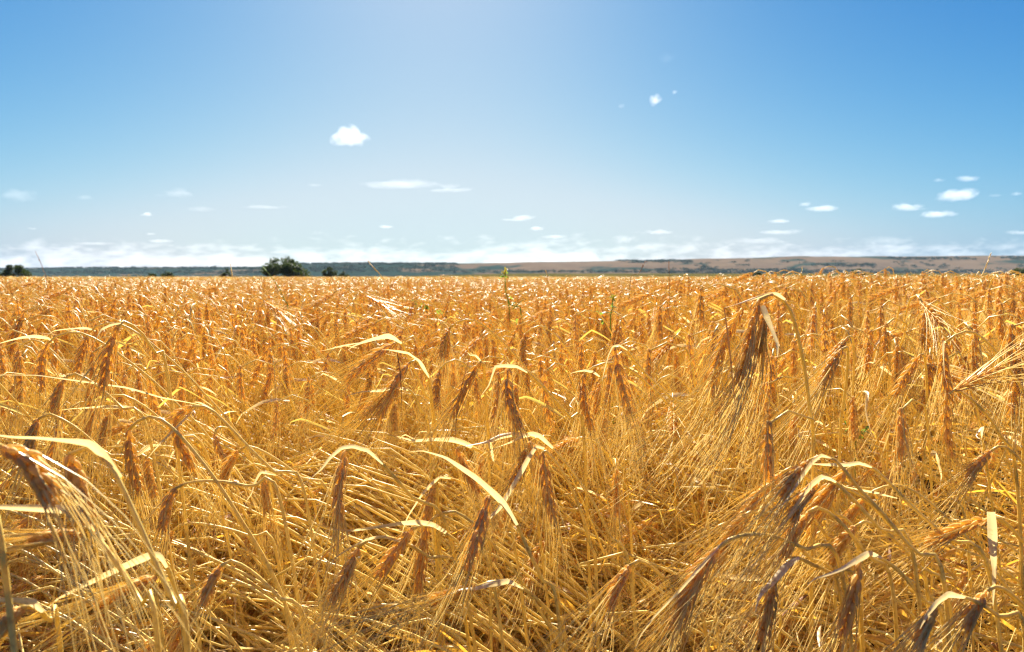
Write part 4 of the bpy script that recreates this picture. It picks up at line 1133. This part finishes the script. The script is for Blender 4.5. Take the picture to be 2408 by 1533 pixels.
labelled = {}
for q in near:
    t = place_single(*q)
    v = VARS[q[2]]
    neck = np.concatenate(v['ear'].v).mean(0) * q[3]
    c, s_ = math.cos(q[4]), math.sin(q[4])
    wp = np.array([q[0] + neck[0] * c - neck[1] * s_, q[1] + neck[0] * s_ + neck[1] * c, neck[2]])
    px, py, dd_ = project(wp)
    mk = [m for x0, m in MARKS if px >= x0] or [MARKS[0][1]]
    row = 'front rows' if py > 850 else ('middle rows' if py > 760 else 'back rows')
    lab = '%s barley stalk, %s, %s' % (LOOK[STY[q[2]]], row, mk[-1])
    labelled.setdefault(lab, []).append((px, t))
ORD = ['leftmost', 'second from left', 'third from left', 'fourth from left', 'fifth from left', 'sixth from left', 'seventh from left', 'eighth from left', 'ninth from left', 'tenth from left']
for lab, lst in labelled.items():
    lst.sort(key=lambda a: a[0])
    for i, (px, t) in enumerate(lst):
        if len(lst) == 1: t['label'] = lab
        elif i == len(lst) - 1: t['label'] = 'rightmost ' + lab
        else: t['label'] = ORD[min(i, 9)] + ' ' + lab

# --- the rest of the field
A = np.array(pts)
me = bpy.data.meshes.new('barley_field')
me.from_pydata(A[:, :3].tolist(), [], [])
def attr(name, typ, data, key):
    a = me.attributes.new(name, typ, 'POINT'); a.data.foreach_set(key, np.asarray(data).ravel().astype(float if typ != 'INT' else int))
attr('variant', 'INT', A[:, 3], 'value')
attr('size', 'FLOAT', A[:, 4], 'value')
rot = np.zeros((len(A), 3)); rot[:, 2] = A[:, 5]
attr('turn', 'FLOAT_VECTOR', rot, 'vector')
field = link(bpy.data.objects.new('barley_field', me))
tag(field, 'dense golden barley filling the whole field to the far trees', 'barley field', kind='stuff')
ng = bpy.data.node_groups.new('spread_barley', 'GeometryNodeTree')
ng.interface.new_socket('Geometry', in_out='INPUT', socket_type='NodeSocketGeometry')
ng.interface.new_socket('Geometry', in_out='OUTPUT', socket_type='NodeSocketGeometry')
N, L = ng.nodes, ng.links
gi, go = N.new('NodeGroupInput'), N.new('NodeGroupOutput')
ci = N.new('GeometryNodeCollectionInfo'); ci.inputs['Collection'].default_value = src
ci.inputs['Separate Children'].default_value = True; ci.inputs['Reset Children'].default_value = True
ip = N.new('GeometryNodeInstanceOnPoints'); ip.inputs['Pick Instance'].default_value = True
def named(n, t):
    a = N.new('GeometryNodeInputNamedAttribute'); a.data_type = t; a.inputs['Name'].default_value = n
    return a.outputs['Attribute']
L.new(gi.outputs[0], ip.inputs['Points']); L.new(ci.outputs[0], ip.inputs['Instance'])
L.new(named('variant', 'INT'), ip.inputs['Instance Index'])
L.new(named('turn', 'FLOAT_VECTOR'), ip.inputs['Rotation'])
L.new(named('size', 'FLOAT'), ip.inputs['Scale'])
L.new(ip.outputs[0], go.inputs[0])
field.modifiers.new('spread', 'NODES').node_group = ng

# ------------------------------------------------------------------ loose straw and dry leaves low between the stalks
r = np.random.default_rng(404)
ls = MB()
X, Y = wedge(0.58, 2.0, 2300, r)
for x, y in zip(X, Y):
    if hollow(x, y) and r.random() < 0.7: continue
    k = r.random()
    zmax = np.interp(y, [0.55, 0.9, 2.0], [0.34, 0.42, 0.5])
    z = r.uniform(0.01, zmax)
    a = r.normal(math.pi, 0.55) if r.random() < .75 else r.uniform(0, 2 * math.pi)
    el = r.normal(0.35, 0.35)
    d = np.array([math.cos(a) * math.cos(el), math.sin(a) * math.cos(el), math.sin(el)])
    p0 = np.array([x, y, z])
    if k < 0.13:
        ln = r.uniform(0.25, 0.55); s = np.linspace(-.5, .5, 6)[:, None]
        p = p0 + d * s * ln + np.array([0, 0, -0.10 * ln]) * (s * 2) ** 2
        p[:, 2] = np.maximum(p[:, 2], 0.004)
        tube(ls, p, r.uniform(0.0013, 0.0021), 5, S_STEM)
    elif k < 0.50:
        ln = r.uniform(0.07, 0.18); n = 9; s = np.linspace(0, 1, n)[:, None]
        curl = r.normal(0, 0.5, 3) + np.array([0, 0, -0.5])
        p = p0 + d * s * ln + curl * ln * s ** 2 * 0.6
        p[:, 2] = np.maximum(p[:, 2], 0.004)
        sv = np.cross(d, norm(r.normal(0, 1, 3)))
        ribbon(ls, p, leaf_width(n, r.uniform(0.004, 0.009)), sv, r.choice([S_GOLD, S_GOLD, S_LEAF, S_BROWN], p=[.45, .33, .12, .10]), r.uniform(.1, .5))
    else:
        ln = r.uniform(0.08, 0.16); s = np.linspace(0, 1, 4)[:, None]
        ln *= 1.3; p0 = p0 + np.array([0, 0, .05])
        dq = norm(np.array([d[0], d[1], -abs(d[2]) * 2.0]) + r.normal(0, .3, 3))
        pp = p0 + dq * s * ln + r.normal(0, .1, 3) * ln * s ** 2; pp[:, 2] = np.maximum(pp[:, 2], .004)
        tube(ls, pp, 0.0006 * (1 - .6 * s[:, 0]), 3, S_AWN, cap=False)
X, Y = wedge(0.66, 2.0, 230, r)
for x, y in zip(X, Y):
    if hollow(x, y) and r.random() < .7: continue
    z = r.uniform(0.02, np.interp(y, [0.6, 0.9, 2.0], [0.28, 0.38, 0.48]))
    a = r.normal(math.pi, 0.3); el = r.normal(0.45, 0.22)
    if y < 0.85: a = -abs(a - math.pi) + math.pi
    d = np.array([math.cos(a) * math.cos(el), abs(math.sin(a)) * math.cos(el) * (1 if y < .85 else r.choice([-1, 1])), math.sin(el)])
    ln = r.uniform(0.3, 0.6); s = np.linspace(-.5, .5, 8)[:, None]
    p = np.array([x, y, z]) + d * s * ln + np.array([0, 0, -0.12 * ln]) * (s * 2) ** 2 + r.normal(0, .02, 3) * s ** 2
    p[:, 2] = np.maximum(p[:, 2], 0.004)
    tube(ls, p, r.uniform(0.0018, 0.0026), 6, S_STEM)
for q in range(330):                # beards of fallen ears, lying together
    y = r.uniform(0.68, 1.7); x = r.uniform(-0.8, 0.8) * y
    if hollow(x, y): continue
    z = r.uniform(0.10, np.interp(y, [0.6, 0.9, 1.7], [0.34, 0.46, 0.58]))
    a = math.pi + r.normal(0.0, 0.5); el = -r.uniform(0.15, 1.2)
    d = np.array([math.cos(a) * math.cos(el), math.sin(a) * math.cos(el), math.sin(el)])
    ln = r.uniform(0.13, 0.21); s = np.linspace(0, 1, 5)[:, None]
    cv = r.normal(0, 0.12, 3)
    for k in range(int(r.integers(7, 15))):
        dq = norm(d + r.normal(0, 0.12, 3)); o = r.normal(0, 0.006, 3) + d * r.uniform(0, .03)
        pp = np.array([x, y, z]) + o + dq * s * ln * r.uniform(.75, 1.1) + cv * ln * s ** 2
        pp[:, 2] = np.maximum(pp[:, 2], .004)
        tube(ls, pp, 0.00058 * (1 - .65 * s[:, 0]), 3, S_AWN, cap=False)
for q in range(230):
    y = r.uniform(0.72, 1.7); x = r.uniform(-0.85, 0.75) * y
    if q < 90: x = r.uniform(-0.8, -0.1) * y
    top = np.interp(y, [0.7, 1.0, 1.7], [0.50, 0.60, 0.66]) * r.uniform(0.75, 1.05)
    run = top * r.uniform(0.7, 1.5); dy = r.normal(0, 0.06)
    p = spline([(x + run, y + dy, 0), (x + run * .55, y + dy * .6, top * .52), (x + run * .2, y + dy * .2, top * .88), (x, y, top), (x - 0.05, y, top - r.uniform(-.01, .03))], 16)
    tube(ls, p, np.linspace(0.0026, 0.0015, 16), 6, S_STEM)
tag(ls.build('loose_straw', MATS), 'tangled loose straw and dry leaves low between the nearest stalks', 'straw', kind='stuff')

# ------------------------------------------------------------------ weeds and tall grass stalks
M_FLOWER = straw('yellow_petal', (0.55, 0.42, 0.03), (0.7, 0.6, 0.06), (0.6, 0.5, 0.05), 0.3)


def weed(label, path, d, branches, leaves_px, seed, flower=None, name='weed', cat='weed'):
    r = np.random.default_rng(seed)
    p = [P(x, y, d) for x, y in path]
    root = np.array([p[-1][0] + 0.03, p[-1][1] + 0.03, 0])
    t = empty(name, root, label, cat, 'green weeds among the barley')
    mb = MB()
    tube(mb, spline(p + [root], 30), np.linspace(0.0014, 0.0026, 30), 6)
    for b in branches:
        tube(mb, spline([P(x, y, d + .01) for x, y in b], 10), np.linspace(0.0012, 0.0008, 10), 5)
    mb.build('stem', M_GREEN, t, root)
    for (x, y, sz) in leaves_px:
        for q in range(3):
            c = P(x, y, d); h = norm(r.normal(0, 1, 3) * np.array([1, 1, .6]))
            s = np.linspace(0, 1, 7)[:, None]
            lp = c + h * s * sz + np.array([0, 0, -.2]) * sz * s ** 2
            ml = MB(); ribbon(ml, lp, sz * 0.42 * np.sin(np.linspace(0.25, math.pi - .05, 7)), np.cross(h, norm(r.normal(0, 1, 3))), 0, .2)
            ml.build('leaf', M_GREEN, t, root)
    if flower:
        for (x, y) in flower:
            mf = MB(); c = P(x, y, d)
            for q in range(5):
                h = norm(r.normal(0, 1, 3) + np.array([0, 0, .6])); s = np.linspace(0, 1, 5)[:, None]
                ribbon(mf, c + h * s * 0.008, np.array([.003, .006, .007, .006, .002]), np.cross(h, norm(r.normal(0, 1, 3))), 0, .2)
            mf.build('flower', M_FLOWER, t, root)
    return t


weed('tall green weed with yellow flower tip standing above the crop in the middle', [(1188, 636), (1190, 690), (1205, 728), (1228, 765)], 1.9,
     [[(1192, 692), (1198, 730), (1200, 770)], [(1205, 728), (1222, 712), (1232, 704)]], [(1190, 642, .016), (1186, 650, .014), (1208, 712, .012), (1214, 752, .014), (1200, 700, .010)], 1, [(1188, 634), (1184, 640)])
weed('low yellow-green weed right of the tall weed, mostly hidden in the crop', [(1441, 700), (1440, 740), (1436, 790)], 1.7,
     [[(1440, 735), (1415, 735), (1408, 742)]], [(1441, 700, .016), (1412, 740, .018), (1420, 752, .016), (1440, 720, .012)], 2, [(1442, 698)])
weed('bushy green weed with pale blades left of the tall weed', [(992, 716), (1000, 740), (1008, 790)], 2.4,
     [[(1000, 740), (970, 735), (955, 742)], [(1002, 745), (1030, 750), (1045, 765)]], [(990, 718, .06), (975, 733, .06), (1005, 742, .06), (1035, 757, .055), (1020, 735, .05), (985, 745, .06)], 3)
weed('green leafy weed low in the gap right of the tall bent stalk', [(1998, 1000), (2005, 1030), (2010, 1070)], 1.35,
     [[(2005, 1030), (2030, 1010), (2045, 1012)]], [(1996, 1004, .020), (2030, 1012, .020), (2010, 1024, .018), (2036, 1010, .016)], 4)


def grass_stalk(label, path, d, mat, head=False, seed=0, rad=0.0010):
    r = np.random.default_rng(seed)
    p = [P(x, y, d) for x, y in path]
    last = p[-1]
    root = np.array([last[0] + (p[-1] - p[-2])[0] * 1.0, last[1] + 0.02, 0])
    t = empty('grass_stalk', root, label, 'grass stalk', 'thin stalks poking above the crop')
    rad *= max(1.0, d / 1.6)
    mb = MB(); tube(mb, spline(p + [root], 36), np.linspace(rad * 0.55, rad * 1.5, 36), 6)
    mb.build('stem', mat, t, root)
    mh = MB()
    top = p[0]; dr = norm(p[0] - p[1])
    n = 9 if head else 5
    for q in range(n):
        b = top - dr * 0.045 * (q / n)
        h = norm(dr + r.normal(0, .5 if head else .15, 3))
        kernels(mh, [b], [h], [norm(r.normal(0, 1, 3))], [0.010], [0.0026], 5, 0)
    mh.build('seed_head', mat, t, root)
    return t


grass_stalk('thin dark grass stalk leaning left against the sky, far left', [(85, 595), (96, 618), (104, 645), (112, 690)], 2.8, M_BROWN, seed=1)
grass_stalk('pale upright stalk just left of the large tree', [(543, 626), (546, 650), (549, 690)], 2.4, M_STEM, seed=2)
grass_stalk('olive stalk leaning left in front of the large tree', [(619, 628), (648, 664), (668, 705), (680, 760)], 2.2, M_GREEN, seed=3, rad=0.0013)
grass_stalk('long pale stalk leaning left, right of the small round tree', [(870, 619), (900, 652), (935, 694), (980, 746)], 1.7, M_STEM, seed=4)
grass_stalk('reddish brown straight stalk above the crop, left of the tall bent stalk', [(1573, 620), (1574, 660), (1574, 710)], 2.4, M_BROWN, seed=5)
grass_stalk('dry branched seed stalk against the tan hill', [(1518, 614), (1508, 634), (1496, 652), (1480, 690)], 2.4, M_BROWN, True, 6)
grass_stalk('golden stalk rising past the ridge near the right edge', [(2328, 602), (2318, 628), (2306, 655), (2290, 700)], 1.7, M_STEM, seed=7, rad=0.0014)
grass_stalk('orange stalk poking over the hills, between tall bent stalk and right bush', [(1285, 640), (1290, 670), (1296, 705)], 2.4, M_STEM, seed=8)
grass_stalk('short golden stalk over the crop above the arched clump', [(1886, 634), (1882, 656), (1876, 690)], 2.2, M_STEM, seed=9)

# ------------------------------------------------------------------ haze
hb = MB()
x0, x1, y0, y1, z0, z1 = -7000, 7000, -400, 5300, -2, 135
hb.add([(x, y, z) for z in (z0, z1) for y in (y0, y1) for x in (x0, x1)], [(0, 2, 3, 1), (4, 5, 7, 6), (0, 1, 5, 4), (2, 6, 7, 3), (0, 4, 6, 2), (1, 3, 7, 5)])
mh, N, L = newmat('haze')
o_ = N.new('ShaderNodeOutputMaterial'); pv = N.new('ShaderNodeVolumePrincipled')
pv.inputs['Color'].default_value = (0.55, 0.80, 1.0, 1); pv.inputs['Density'].default_value = 0.000027; pv.inputs['Anisotropy'].default_value = 0.0
L.new(pv.outputs[0], o_.inputs['Volume'])
tag(hb.build('haze', mh, smooth=False), 'thin pale haze over the far hills', 'haze', kind='stuff')
